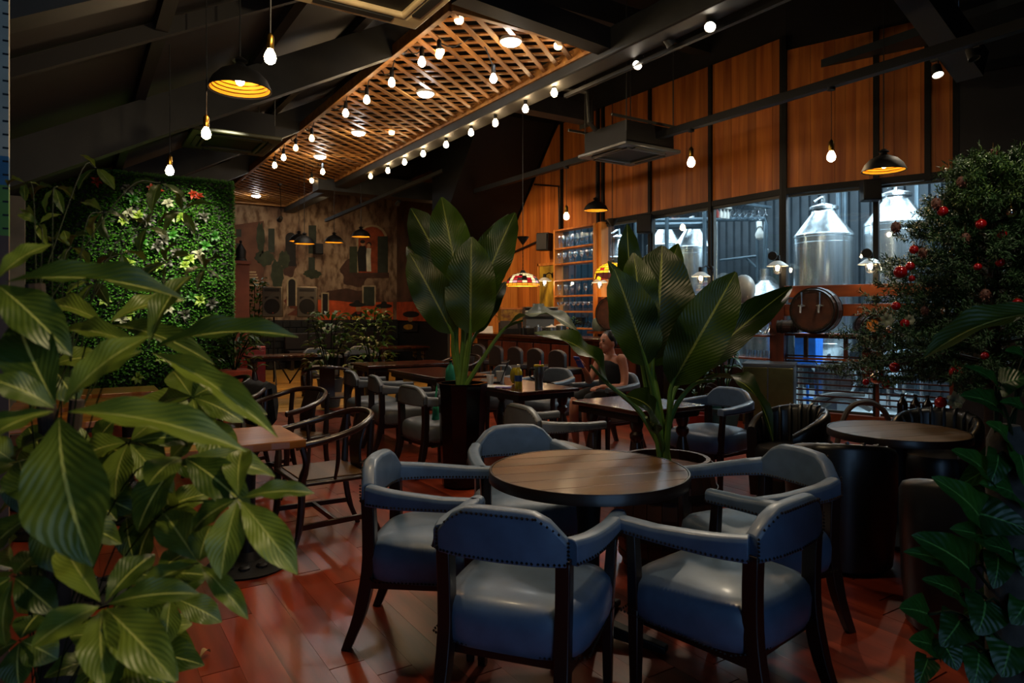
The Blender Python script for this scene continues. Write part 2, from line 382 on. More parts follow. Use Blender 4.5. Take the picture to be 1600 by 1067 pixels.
# ceiling: sloped sheets over the left, level over the rest; purlins and rafters
ce = struct(MB().prism([(-.7, -2, 2.83), (5.1, -2, 5.87), (13, -2, 5.87), (13, -2, 6.0), (5.1, -2, 6.0), (-.7, -2, 2.95)], (0, 20.9, 0)).obj('ceiling', M['ceil'], ang=0))
def ceil_z(v): return 2.83+(v+.7)*.524 if v < 5.1 else 5.87
for k, v in enumerate((.5, 1.5, 2.5, 3.5, 4.6)):
    MB().lo((v-.04, -1.5, ceil_z(v)-.10), (v+.04, 18.5, ceil_z(v)+.01)).obj('purlin', M['dark'], ce)
for u in (3.4, 7.0, 10.6, 14.2, 17.6):
    MB().bar((-.55, u, 2.62), (4.8, u, 5.42), .16, .34).obj('rafter', M['rafter'], ce)
    MB().lo((4.7, u-.1, 5.3), (13, u+.1, 5.6)).obj('rafter', M['rafter'], ce)
for u in (1.5, 5.2, 8.8, 12.4):
    MB().bar((-.5, u, 2.86), (4.9, u, 5.68), .06, .10).obj('batten', M['dark'], ce)
struct(MB().lo((4.66, 1.0, 4.12), (4.94, 18.4, 4.42)).obj('ceiling_beam', M['grey'], bevel=.02))
st = struct(MB().lo((4.95, 8.5, 4.52), (6.95, 8.75, 4.80)).lo((6.95, 8.46, 4.46), (6.98, 8.79, 4.86)).obj('ceiling_beam', M['grey']))
struct(MB().bar(at(1415, -40, 6.3), at(1520, 105, 7.0), .25, .3).obj('ceiling_beam', M['dark']))
struct(MB().bar(at(715, -20, 6.0), at(965, 72, 7.25), .2, .22).obj('ceiling_beam', M['dark']))
struct(MB().bar((6.2, 12.2, 4.3), (4.9, 15.6, 3.6), .07).obj('ceiling_beam', M['grey']))
struct(MB().lo((4.3, 14.2, 4.05), (7.9, 14.6, 4.45)).obj('ceiling_beam', M['grey']))
# left wall and corner column
wl = struct(MB().lo((-.85, -2, 0), (-.72, 18.7, 3.0)).obj('wall_left', M['dark']))
for u in (1.6, 3.4, 7.0, 10.2, 14.2):
    MB().lo((-.72, u-.12, 0), (-.50, u+.12, 2.86)).obj('post', M['plaster'] if u in (7.0, 10.2) else M['dark'], wl)
# back wall carrying the mural
struct(MB().lo((-.8, 18.5, 0), (13, 18.7, 6)).obj('wall_back', M['dark']))
# black bulkhead closing the roof at the far right
struct(MB().prism([(6.2, 10.5, 5.85), (6.2, 10.65, 5.1), (6.2, 12.4, 3.0), (6.2, 12.7, 3.0), (6.2, 12.7, 5.85)], (1.62, 0, 0)).obj('ceiling_slope', M['black'], ang=0))
# long wall with planks, battens and windows
wr = struct(MB().lo((WX+.02, 9.25, 0), (WX+.10, 9.32, 3.05)).lo((WX+.02, CU, 3.05), (WX+.12, 12.6, 5.9)).lo((WX+.02, 10.5, 0), (WX+.12, 18.5, 3.05)).lo((WX+.02, 12.5, 3.05), (WX+.12, 18.5, 5.9)).lo((WX+.0, CU, 0), (WX+.12, 9.3, .62)).obj('wall_right', M['dark']))
def plank(parent, c, wd, z0, z1, z0b=None, rz=0, m='panel'):
    o = MB().lo((-.012, -wd/2+.0015, z0), (.0, wd/2-.0015, z1)).obj('plank', M[m], parent, c, rz, ang=0); return o
u = CU+.05
while u < 12.1:
    wd = R.choice((.12, .14, .14, .16)); c = u+wd/2; z1 = topz(c)
    z0 = 3.08 if c < 10.5 else .02
    xx = WX+.005+R.uniform(-.003, .003); a, b_ = u+.0015, u+wd-.0015
    MB().prism([(xx-.012, a, z0), (xx-.012, b_, z0), (xx-.012, b_, topz(b_)), (xx-.012, a, topz(a))], (.012, 0, 0)).obj('plank', M['panel'], wr, ang=0); u += wd
for (u, z0, z1) in ((5.66, 0, 5.1), (6.87, 0, 5.1), (8.12, .6, 5.1), (9.29, 3.05, 5.1), (9.42, 3.05, 5.1), (10.5, 3.05, 5.1)):
    MB().lo((WX-.05, u-.028, z0), (WX+.06, u+.028, z1)).obj('mullion', M['black'], wr)
MB().lo((WX-.04, CU, 3.02), (WX+.05, 9.32, 3.10)).obj('header_rail', M['black'], wr)
for k, (a, b) in enumerate(((5.69, 6.84), (6.90, 8.09), (8.15, 9.25))):
    fr = MB()
    for z in (.64, 3.0): fr.lo((WX-.02, a, z-.02), (WX+.04, b, z+.02))
    for y in (a+.012, b-.012): fr.lo((WX-.02, y-.012, .64), (WX+.04, y+.012, 3.0))
    f = struct(fr.obj('window_%d' % (k+1), M['grey']))
    MB().lo((WX+.008, a, .64), (WX+.016, b, 3.0)).obj('pane', M['glass'], f)
# turned wall portion
w2 = struct(MB().add([rw(0, -.12, 3.05), rw(1.92, -.12, 3.05), rw(1.92, -.02, 3.05), rw(0, -.02, 3.05), rw(0, -.12, 5.9), rw(1.92, -.12, 5.9), rw(1.92, -.02, 5.9), rw(0, -.02, 5.9)],
     [(3, 2, 1, 0), (4, 5, 6, 7), (0, 1, 5, 4), (1, 2, 6, 5), (2, 3, 7, 6), (3, 0, 4, 7)]).obj('wall_right_turned', M['dark'], ang=0))
s = .03
while s < 1.86:
    wd = min(R.choice((.12, .14, .15)), 1.90-s)
    plank(w2, rw(s+wd/2, R.uniform(-.012, -.006), 0), wd, 3.08, 4.92, rz=RZ2-PI/2+PI); s += wd
for s, z1 in ((0, 5.1), (1.08, 4.95), (1.62, 4.9), (1.9, 4.9)):
    MB().box((0, 0, (3.0 if s == 1.62 else 0)/2+z1/2), (.06, .1, z1-(3.0 if s == 1.62 else 0))).obj('mullion', M['black'], w2, rw(s, 0, 0), RZ2)
MB().box((.95, 0, 3.06), (1.9, .09, .08)).obj('header_rail', M['black'], w2, rw(0, 0, 0), RZ2)
MB().box((.95, .0, .10), (1.9, .12, .19)).obj('base_board', M['redwood_h'], w2, rw(0, .02, 0), RZ2, bevel=.006)
MB().box((.95, .0, .005), (1.9, .03, .012)).obj('floor_strip', M['steel_d'], w2, rw(0, .12, 0), RZ2)
for k, (a, b) in enumerate(((.04, 1.04), (1.12, 1.87))):
    fr = MB()
    for z in (.21, 3.0): fr.box(((a+b)/2, 0, z), (b-a, .05, .03))
    f = struct(fr.obj('window_%d' % (k+4), M['grey'], None, rw(0, -.03, 0), RZ2))
    MB().box(((a+b)/2, 0, 1.6), (b-a, .008, 2.8)).obj('pane', M['glass'], f)
# dark corrugated wall further right
def corrugated(name, p, q, z0, z1, m, pitch=.18, depth=.03, parent=None):
    p, q = Vector(p), Vector(q); L = (q-p).length; d = (q-p)/L; nn = Vector((d.y, -d.x, 0)); prof = []
    n = int(L/pitch)
    for i in range(n):
        for a, o in ((0, 0), (.55, 0), (.65, 1), (.9, 1)): prof.append(p+d*((i+a)*L/n)+nn*depth*o)
    prof.append(q); vs, fs = [], []
    for a in prof: vs += [(a.x, a.y, z0), (a.x, a.y, z1)]
    for i in range(len(prof)-1): fs.append((2*i, 2*i+2, 2*i+3, 2*i+1))
    b = MB().add(vs, fs); k = len(vs); off = -nn*.06
    b.add([(p+off).to_tuple()[:2]+(z0,), (q+off).to_tuple()[:2]+(z0,), (q+off).to_tuple()[:2]+(z1,), (p+off).to_tuple()[:2]+(z1,)], [(0, 1, 2, 3)])
    return struct(b.obj(name, M[m], parent, ang=0))
p = rw(1.93, -.02, 0); q = rw(7.5, -.02, 0)
corrugated('wall_right_corrugated', q, p, 0, 5.9, 'corr_d', .17)
struct(MB().bar(rw(1.9, .06, 4.2), rw(4.5, .06, 4.2), .08).obj('trim_1', M['black']))
# low pine wall behind the bar
lw = struct(MB().lo((6.3, 12.10, 0), (WX, 12.2, 2.66)).obj('wall_bar', M['dark']))
x = 6.3
while x < WX-.03:
    wd = min(R.choice((.13, .16, .18)), WX-x)
    MB().lo((x+.002, 12.07, .02), (x+wd-.002, 12.1, 2.68)).obj('plank', M['pine'], lw, ang=0); x += wd
# brewery beyond the glass
corrugated('wall_brewery_long', (12.0, 13.0, 0), (12.0, 3.0, 0), 0, 4.6, 'corr', .2, .04)
corrugated('wall_brewery_end', (8.0, 13.0, 0), (12.0, 13.0, 0), 0, 4.6, 'corr', .2, .04)
corrugated('wall_brewery_near', (12.0, 3.0, 0), (8.9, 3.0, 0), 0, 4.6, 'corr', .2, .04)
wf = struct(MB().lo((1.8, -1.75, 0), (13, -1.6, 6)).obj('wall_light_blocker', M['dark']))  # unseen wall added to keep blue sky light off the right side
struct(MB().lo((8.05, 2.9, 4.6), (12.2, 13.2, 4.7)).obj('ceiling_brewery', M['corr']))
struct(MB().lo((8.05, 2.6, -.01), (12.2, 13.0, .004)).obj('floor_brewery', mat('pale_brewery_floor', '#aab4b8', .35)))
# ================================================================ LATTICE CEILING AND ITS LIGHTS
V0, V1, U0, U1, ZL = 2.93, 4.66, 5.6, 18.2, 4.30
lt = thing('lattice_canopy', 'long wooden diamond lattice canopy hung under the dark roof', 'lattice', (V0, U0, ZL))
def rel(p): return Vector(p)-Vector((V0, U0, ZL))
for a, b in (((V0, U0), (V1, U0)), ((V0, U1), (V1, U1)), ((V0, U0), (V0, U1)), ((V1, U0), (V1, U1))):
    MB().bar(rel((*a, ZL)), rel((*b, ZL)), .06, .13).obj('frame_board', M['lattice'], lt, bevel=.004)
def clip(p, d):
    ts = []
    lo, hi = -1e9, 1e9
    for k, (mn, mx) in enumerate(((V0, V1), (U0, U1))):
        t0, t1 = sorted(((mn-p[k])/d[k], (mx-p[k])/d[k])); lo, hi = max(lo, t0), min(hi, t1)
    return (lo, hi) if hi-lo > .12 else None
for sgn, z in ((1, ZL-.02), (-1, ZL+.03)):
    d = Vector((math.cos(math.radians(38)), sgn*math.sin(math.radians(38))))
    k = 0
    while k < 70:
        uu = U0-1.4+k*.245 if sgn > 0 else U0+k*.245; k += 1
        if uu > U1+1.4: break
        c = clip((V0, uu), d)
        if c:
            a, b = Vector((V0, uu))+d*c[0], Vector((V0, uu))+d*c[1]; L = (b-a).length
            MB().lo((-L/2, -.028, -.008), (L/2, .028, .008)).obj('slat', M['lattice'], lt, rel(((a.x+b.x)/2, (a.y+b.y)/2, z+R.uniform(-.006, .006))), math.atan2(d.y, d.x), ang=0)
# white downlights
for i, (px, py) in enumerate(((798, 66), (665, 147), (560, 208), (500, 245), (400, 306))):
    p = onz(px, py, 4.25); dl = thing('downlight', 'white %s downlight from the near end of the lattice row' % ORD[i], 'light', p, 0, 'downlights under the lattice')
    MB().lathe([(.10, .035), (.115, .035), (.115, .006), (.10, .0), (.095, .006), (.095, .02)], 20).obj('housing', M['white'], dl); MB().tube([(0, 0, .05), (0, 0, ZL+.02-p.z)], .012, 8).obj('drop_rod', M['white'], dl)
    MB().lathe([(.0, -.035), (.06, -.03), (.09, -.015), (.10, .0), (.09, .008), (0, .008)], 18).obj('lens', M['led'], dl)
    lamp('SPOT', p-Vector((0, 0, .03)), 75 if i < 4 else 40, (1, .87, .68), .07, p-Vector((0, 0, 2)), 100, .7, 'downlight_beam')
    lamp('POINT', p-Vector((0, 0, .10)), 3.0, (1, .9, .75), .06, name='downlight_spill')
# small warm recessed lights on the lattice
for i, (px, py) in enumerate(((717, 36), (872, 76), (688, 85), (612, 210), (487, 283))):
    p = onz(px, py, 4.25); o = MB().lathe([(0, .0), (.035, .0), (.045, .02), (.045, .05), (0, .05)], 14).obj('lattice_lamp', M['bulb_dim'], None, p)
    tag(o, 'tiny warm round lamp on the lattice, %s from its near end' % ORD[i], 'light', 'tiny warm lamps on the lattice')
# bulb builder
def bulb_mesh(r, m): return MB().lathe([(.25*r, 1.9*r), (.5*r, 1.35*r), (.85*r, .7*r), (r, .1*r), (.8*r, -.6*r), (.35*r, -.95*r), (0, -r)], 12).mesh('glass_bulb', m)
BULB_ME = {}
def add_bulb(parent, loc, r=.032, m='bulb_s', socket='black', nm='bulb'):
    k = (r, m)
    if k not in BULB_ME: BULB_ME[k] = (bulb_mesh(r, M[m]), MB().lathe([(.55*r, 1.5*r), (.62*r, 1.8*r), (.62*r, 3.6*r), (.4*r, 3.9*r), (.15*r, 4.2*r)], 10).mesh('socket', M[socket]))
    o = link(nm, BULB_ME[k][0], parent, loc); s = link('socket', BULB_ME[k][1], o, (0, 0, 0)); return o
def festoon(name, label, pts, drop=.13, sag=.12, r=.04, dim=()):
    pts = [Vector(p) for p in pts]; t = thing(name, label, 'string light', pts[0], 0, 'festoon strings')
    cab = []
    for i, p in enumerate(pts):
        q = p-pts[0]; add_bulb(t, q, r, 'bulb_dim' if i in dim else 'bulb_s')
        a = q+Vector((0, 0, drop))
        if i:
            b = cab[-1]; n = 7
            for k in range(1, n): cab.append(b.lerp(a, k/n)+Vector((0, 0, (.16-sag*0)*4*(k/n)*(1-k/n)-.10*math.sin(PI*2*k/n))))
        cab.append(a)
    MB().tube(cab, .007, 6).obj('cable', M['cable'], t); return t
L1 = [onz(px, py, 4.02) for px, py in ((659, 98), (612, 130), (573, 157), (540, 178), (487, 217), (462, 232), (443, 247), (429, 259))]
festoon('string_light', 'festoon of warm bulbs along the low edge of the lattice', L1, dim=(4, 5))
festoon('string_light', 'short festoon crossing the lattice middle with hanging bulbs', [onz(686, 86, 4.1), onz(771, 124, 3.95), ], dim=(0,))
festoon('string_light', 'single far festoon bulb drop across the lattice end', [onz(504, 269, 4.0), onz(487, 283, 4.05)], dim=(1,))
L2 = [onx(px, py, 4.76) for px, py in ((866, 146), (821, 171), (774, 193), (736, 208), (697, 227), (661, 241), (632, 254), (606, 267), (579, 276))]
festoon('string_light', 'festoon of nine warm bulbs along the grey steel beam', L2, dim=(8,))
# single hanging bulbs
def hang_bulb(px, py, d, r, label, top=None):
    p = at(px, py, d); t = thing('pendant_bulb', label, 'light', p, 0, 'bare hanging bulbs'); add_bulb(t, (0, 0, 0), r, 'bulb', 'brass')
    zt = (top if top else ceil_z(p.x)-.02)-p.z
    MB().tube([(0, 0, 3.9*r), (0.003, 0, zt/2), (0, 0, zt)], .004, 6).obj('cable', M['cable'], t)
    if top: MB().lathe([(0, zt-.03), (.04, zt-.03), (.04, zt), (0, zt)], 12).obj('ceiling_cup', M['black'], t)
    return t
hang_bulb(422, 91, 3.4, .030, 'large bare bulb with brass socket beside the big black dome lamp')
hang_bulb(322, 210, 4.5, .031, 'bare bulb with brass socket below the dark rafter')
hang_bulb(265, 268, 5.2, .031, 'bare bulb with brass socket just above the plant wall top')
RODV, RODZ = 6.6, 3.83
hang_bulb(1080, 255, 8.67, .05, 'bare bulb hanging from the black rod beside the square air conditioner', RODZ-.04)
hang_bulb(1299, 246, 7.06, .044, 'bare bulb on long cord in front of wall planks above the tank', RODZ-.04)
hang_bulb(885, 339, 10.87, .045, 'bare bulb by the top of the glass shelf', RODZ-.04)
rod = MB().lo((RODV-.045, 2.0, RODZ-.04), (RODV+.045, 11.6, RODZ+.05)).obj('lamp_rail', M['black']); tag(rod, 'long black square rail crossing in front of the plank wall', 'rail')
# dome pendants
def dome(px, py, d, r, label, group='black dome lamps', power=6, first=[None]):
    p = at(px, py, d); h = r*.78
    if first[0] is None:
        t = thing('dome_lamp', label, 'lamp', p, 0, group)
        prof = [(.06, h*1.18), (.10, h*1.15), (.22, h*.98), (.30, h*.93), (.62, h*.74), (.86, h*.42), (.98, h*.08), (1.0, 0)]
        prof = [(a*r if a != .06 else .04*r/.2, b) for a, b in prof]
        MB().lathe([(.02, h*1.36), (.05, h*1.2)]+[(a, b) for a, b in prof]+[(a-.004, b-.004) for a, b in prof[::-1]], 36).obj('shade', M['black'], t)
        inn = []
        for k in range(13):
            f = k/12; zz = .006+h*.86*f; q = zz/h; pr_ = [(0, 1), (.08, .98), (.42, .86), (.74, .62), (.93, .30)]; j = max(i for i in range(4) if pr_[i][0] <= q); rr = pr_[j][1]+(pr_[j+1][1]-pr_[j][1])*(q-pr_[j][0])/(pr_[j+1][0]-pr_[j][0]); inn.append((r*rr*.965-.004, zz))
        ib = MB().lathe(inn, 36); ib.f = [f[::-1] for f in ib.f if len(f) == 4]; ib.mi = [0]*len(ib.f)
        ib.obj('gold_lining', M['gold'], t, label='ribbed gold enamel lining')
        rg = MB()
        for k in (2, 4, 6, 8): rg.lathe([(inn[k][0]-.001, inn[k][1]-.004), (inn[k][0]-.005, inn[k][1]), (inn[k][0]-.001, inn[k][1]+.004)], 36, loop=True)
        rg.obj('rib_ring', M['brass'], t, kind='stuff')
        b = link('bulb', bulb_mesh(.03*r/.2, M['bulb']), t, (0, 0, h*.36))
        MB().tube([(0, 0, h*1.3), (0, 0, ceil_z(p.x)-p.z)], .005, 6).obj('cable', M['cable'], t)
        first[0] = t; o = t
    else:
        o = dup(first[0], p, 0, label, group)
        for ch in o.children:
            if ch.name.startswith('cable'):
                z = ceil_z(p.x)-p.z; ch.data = MB().tube([(0, 0, h*1.3), (0, 0, z)], .005, 6).mesh('cable', M['cable'])
    lamp('SPOT', p+Vector((0, 0, h*.10)), power, WARM, .03, p-Vector((0, 0, 1)), 130, .5, 'dome_lamp_beam')
    return o
dome(375, 140, 4.5, .2, 'large black dome lamp with ribbed gold lining above the tables', power=14)
dome(931, 329, 11.0, .2, 'black dome lamp before the planks over the glass shelf', power=30)
dome(1381, 267, 6.67, .2, 'black dome lamp hanging beside the fir tree', power=22)
for px, py, lb in ((467, 377, 'black dome lamp in front of the mural, left of the overlapping pair'), (475.5, 381, 'black dome lamp in front of the mural, lower of the overlapping pair'), (522, 379, 'black dome lamp before the mural, between pair and balcony'), (564, 370, 'black dome lamp before the painted balcony arch')):
    dome(px, py, 14.0 if px != 475.5 else 12.8, .2, lb, power=34)
# leaded glass lamps
def leaded(px, py, d, r, label, mats, wavy, chain_top):
    p = at(px, py, d); t = thing('leaded_glass_lamp', label, 'lamp', p, 0, 'leaded glass lamps'); n, m = 20, 7; h = r*.78
    def pt(k, j, q=1.0):
        f = j/m; a = 2*PI*k/n; rr = r*math.sin(PI/2*min(1, .12+.88*f))*q; z = h*math.cos(PI/2*(.06+.94*f))
        if wavy and j == m: z -= .035*r/.2*abs(math.sin(a*3)); rr *= 1.03
        return Vector((rr*math.cos(a), rr*math.sin(a), z))
    pan = {}
    for j in range(m):
        for k in range(n):
            mm = mats(k, j, R)
            pan.setdefault(mm, []).append([pt(k, j), pt(k+1, j), pt(k+1, j+1), pt(k, j+1)])
    for mm, qs in pan.items():
        b = MB()
        for q in qs: b.add(q, [(0, 1, 2, 3)])
        b.obj('glass_panel', mm, t, kind='stuff', ang=0)
    ld = MB()
    for j in range(m+1): 
        pts = [pt(k, j, 1.005) for k in range(n+1)]; ld.tube(pts, .004, 4)
    for k in range(n): ld.tube([pt(k, j, 1.005) for j in range(m+1)], .003, 4)
    ld.obj('lead_line', M['black'], t, kind='stuff')
    MB().lathe([(.0, h+.05), (.03, h+.04), (.05, h), (.04, h-.03)], 14).obj('cap', M['black'], t)
    ch = MB(); z = h+.05; k = 0
    while z < chain_top-p.z:
        ch.box((0, 0, z+.02), (.014, .006, .034), PI/2*(k % 2)); z += .03; k += 1
    ch.obj('chain', M['black'], t, kind='stuff')
    MB().lathe([(0, chain_top-p.z-.1), (.02, chain_top-p.z-.08), (.1, chain_top-p.z+.03), (0, chain_top-p.z+.03)], 16).obj('ceiling_cup', M['black'], t)
    MB().tube([(0, 0, chain_top-p.z), (0, 0, ceil_z(p.x)-p.z)], .006, 6).obj('cable', M['cable'], t)
    lamp('POINT', p+Vector((0, 0, h*.25)), 9, WARM2, .04, name='leaded_lamp_bulb'); return t
def stained(n, c, s=1.1):
    m, nt, b = newmat(n); b.inputs['Base Color'].default_value = srgb(c)+(1,); b.inputs['Emission Color'].default_value = srgb(c)+(1,); b.inputs['Emission Strength'].default_value = s; b.inputs['Roughness'].default_value = .3; return m
G_CR, G_RD, G_PK, G_AM, G_DK, G_YE, G_RB = stained('cream_glass', '#e8d09a', .9), stained('red_glass', '#b01420', .6), stained('pink_glass', '#d8a0a8', .6), stained('amber_glass', '#d88a20', .9), stained('dark_glass', '#241410', .1), stained('yellow_glass', '#e8b41c', .9), stained('dark_red_glass', '#5a0c08', .3)
def m1(k, j, r):
    if j == 6: return G_AM
    if j >= 3: return r.choice((G_RD, G_RD, G_PK, G_DK, G_CR)) if (k % 5) != 0 else G_CR
    return G_DK if (j == 2 and k % 5 == 2) else G_CR
def m2(k, j, r):
    if j == 6: return r.choice((G_RB, G_RB, G_YE))
    if j == 4 and k % 5 == 0: return G_RD
    return r.choice((G_CR, G_YE)) if j == 5 and k % 3 == 0 else G_YE
leaded(817, 447, 10.5, .26, 'leaded glass lamp with cream panels and red flowers over the bar', m1, False, at(815, 373, 10.5).z)
leaded(957, 432, 11.0, .286, 'yellow leaded glass lamp with dark red wavy rim over the bar', m2, True, at(965, 345, 11.0).z)
# track spots on the grey beam
tr = MB().lo((4.98, 1.2, 4.06), (5.03, 6.6, 4.10)).obj('track_rail', M['black']); tag(tr, 'black spotlight track along the grey steel beam', 'rail')
def spot(px, py, d, aim, label, on=True, power=60, grp='track spotlights', rail=4.06):
    p = at(px, py, d); t = thing('track_spotlight', label, 'spotlight', p, 0, grp); a = (Vector(aim)-p).normalized()
    MB().lathe([(.03, -.10), (.045, -.085), (.05, .0), (.055, .03), (.05, .03), (.044, .01), (0, .005)], 18, (0, 0, 0), a).obj('housing', M['grey'], t)
    MB().lathe([(0, .012), (.047, .012), (.047, .018), (0, .018)], 18, (0, 0, 0), a).obj('lens', M['spotface'] if on else M['black'], t)
    b = Vector((0, 0, max(.1, rail-p.z))); MB().tube([-a*.05, -a*.05+Vector((0.02, .02, .05)), b*.7+Vector((.015, 0, 0)), b], .008, 6).obj('bracket', M['black'], t)
    MB().box((b.x, b.y, b.z-.01), (.05, .12, .04)).obj('track_adapter', M['grey'], t)
    if on: lamp('SPOT', p+a*.05, power, (1, .84, .62), .04, aim, 70, .7, 'track_spotlight_beam')
    return t
spot(1110, 40, 6.2, (2.0, 2.4, .4), 'lit track spotlight nearest the ceiling top edge', power=110)
spot(1047, 66, 6.7, (7.5, 4, 1), 'unlit track spotlight between two lit ones', False)
spot(997, 100, 7.2, (1.2, 4.2, .4), 'lit track spotlight hanging lowest on the beam track', power=110)
spot(1465, 114, 7.0, (6.5, 2.4, .6), 'lit spotlight on the wall rail above the fir tree', power=120, grp='wall rail spotlights', rail=at(1465, 90, 7.0).z)
spot(1521, 88, 6.6, (7.0, 2.0, 1), 'unlit black spotlight above the fir tree top', False, grp='wall rail spotlights', rail=at(1521, 72, 6.6).z)
spot(621, 318, 15.6, (5.6, 18.4, 1.5), 'small bright floodlight under the grey duct by the mural', power=30, grp='mural spotlights', rail=4.1)
spot(437, 343, 14.5, (3.4, 18.4, 2), 'small unlit spotlight at the mural top corner', False, grp='mural spotlights', rail=4.2)
# air conditioner cassettes
def cassette(corner, size, label, m, body=True):
    x, y, z = corner; t = thing('air_conditioner', label, 'air conditioner', (x-size/2, y-size/2, z)); s = size/2
    if body: MB().lo((-s*.86, -s*.86, .05), (s*.86, s*.86, .34)).obj('body', M['black'], t)
    def ring(a, b, z0, z1, nm, mm):
        r = MB()
        P = lambda q, zz: [(-q, -q, zz), (q, -q, zz), (q, q, zz), (-q, q, zz)]
        vs = P(a, z1)+P(a, z0)+P(b, z0)+P(b, z1); fs = []
        for k in range(3):
            for i in range(4): fs.append((k*4+i, k*4+(i+1) % 4, k*4+4+(i+1) % 4, k*4+4+i))
        for i in range(4): fs.append((12+i, 12+(i+1) % 4, (i+1) % 4, i))
        r.add(vs, fs).obj(nm, mm, t, bevel=.012)
    ring(s, s*.74, 0, .05, 'panel_frame', m); ring(s*.70, s*.62, -.012, .03, 'inner_frame', m)
    for k in range(4):
        a = k*PI/2; MB().box((s*.80*math.cos(a), s*.80*math.sin(a), -.008), (.06, s*1.1, .012), a).obj('louver', M['grey'], t)
    MB().lo((-s*.62, -s*.62, .02), (s*.62, s*.62, .03)).obj('intake_grille', M['black'], t)
    rods = [(sx*s*.85, sy*s*.85) for sx in (-1, 1) for sy in (-1, 1)]
    for a, b in rods: MB().tube([(a, b, .2), (a, b, min(ceil_z(x-s+a), 5.8)-z)], .008, 6).obj('hanger_rod', M['grey'], t)
    return t
cassette((2.06, 4.49, 3.48), .98, 'cream square air conditioner cut by the top of the picture', mat('cream_plastic', '#d8c090', .35))
ac = cassette((6.96, 7.58, 3.63), 1.0, 'grey square air conditioner hanging before the plank wall', mat('grey_shiny_plastic', '#3c3e3e', .3))
MB().tube([(-.5, .1, .3), (-.62, .1, .4), (-.65, .1, .8), (-1.0, .6, .95)], .03, 8).obj('pipe', M['grey'], ac)
MB().bar((-.7, -.45, .36), (.75, -.45, .36), .03).bar((-.7, .45, .36), (.75, .45, .36), .03).obj('support_bar', M['grey'], ac)
cassette((2.25, 10.0, 3.66), 1.05, 'dim olive air conditioner above the plant wall', mat('olive_plastic', '#3c3c24', .4))
# ================================================================ FURNITURE
def arc(pts, n=6):    # Catmull-Rom through points
    P = [Vector(p) for p in pts]; P = [2*P[0]-P[1]]+P+[2*P[-1]-P[-2]]; out = []
    for i in range(1, len(P)-2):
        for k in range(n):
            t = k/n; a, b, c, d = P[i-1:i+3]
            out.append(.5*((2*b)+(c-a)*t+(2*a-5*b+4*c-d)*t*t+(3*b-a-3*c+d)*t**3))
    out.append(P[-2]); return out
def rail_sections(path, half, zb, zt, rnd=.018):
    rs = []
    for i, p in enumerate(path):
        p = Vector((p[0], p[1], 0)); a = Vector((*path[max(i-1, 0)][:2], 0)); b = Vector((*path[min(i+1, len(path)-1)][:2], 0))
        d = (b-a).normalized(); nn = Vector((-d.y, d.x, 0)); h, lo, hi = half[i], zb[i], zt[i]; q = min(rnd, h*.8)
        rs.append([p+nn*x+Vector((0, 0, z)) for x, z in ((-h, lo), (h, lo), (h, hi-q), (h*.75, hi-q*.25), (h*.3, hi), (-h*.3, hi), (-h*.75, hi-q*.25), (-h, hi-q))])
    return rs
CH = {}
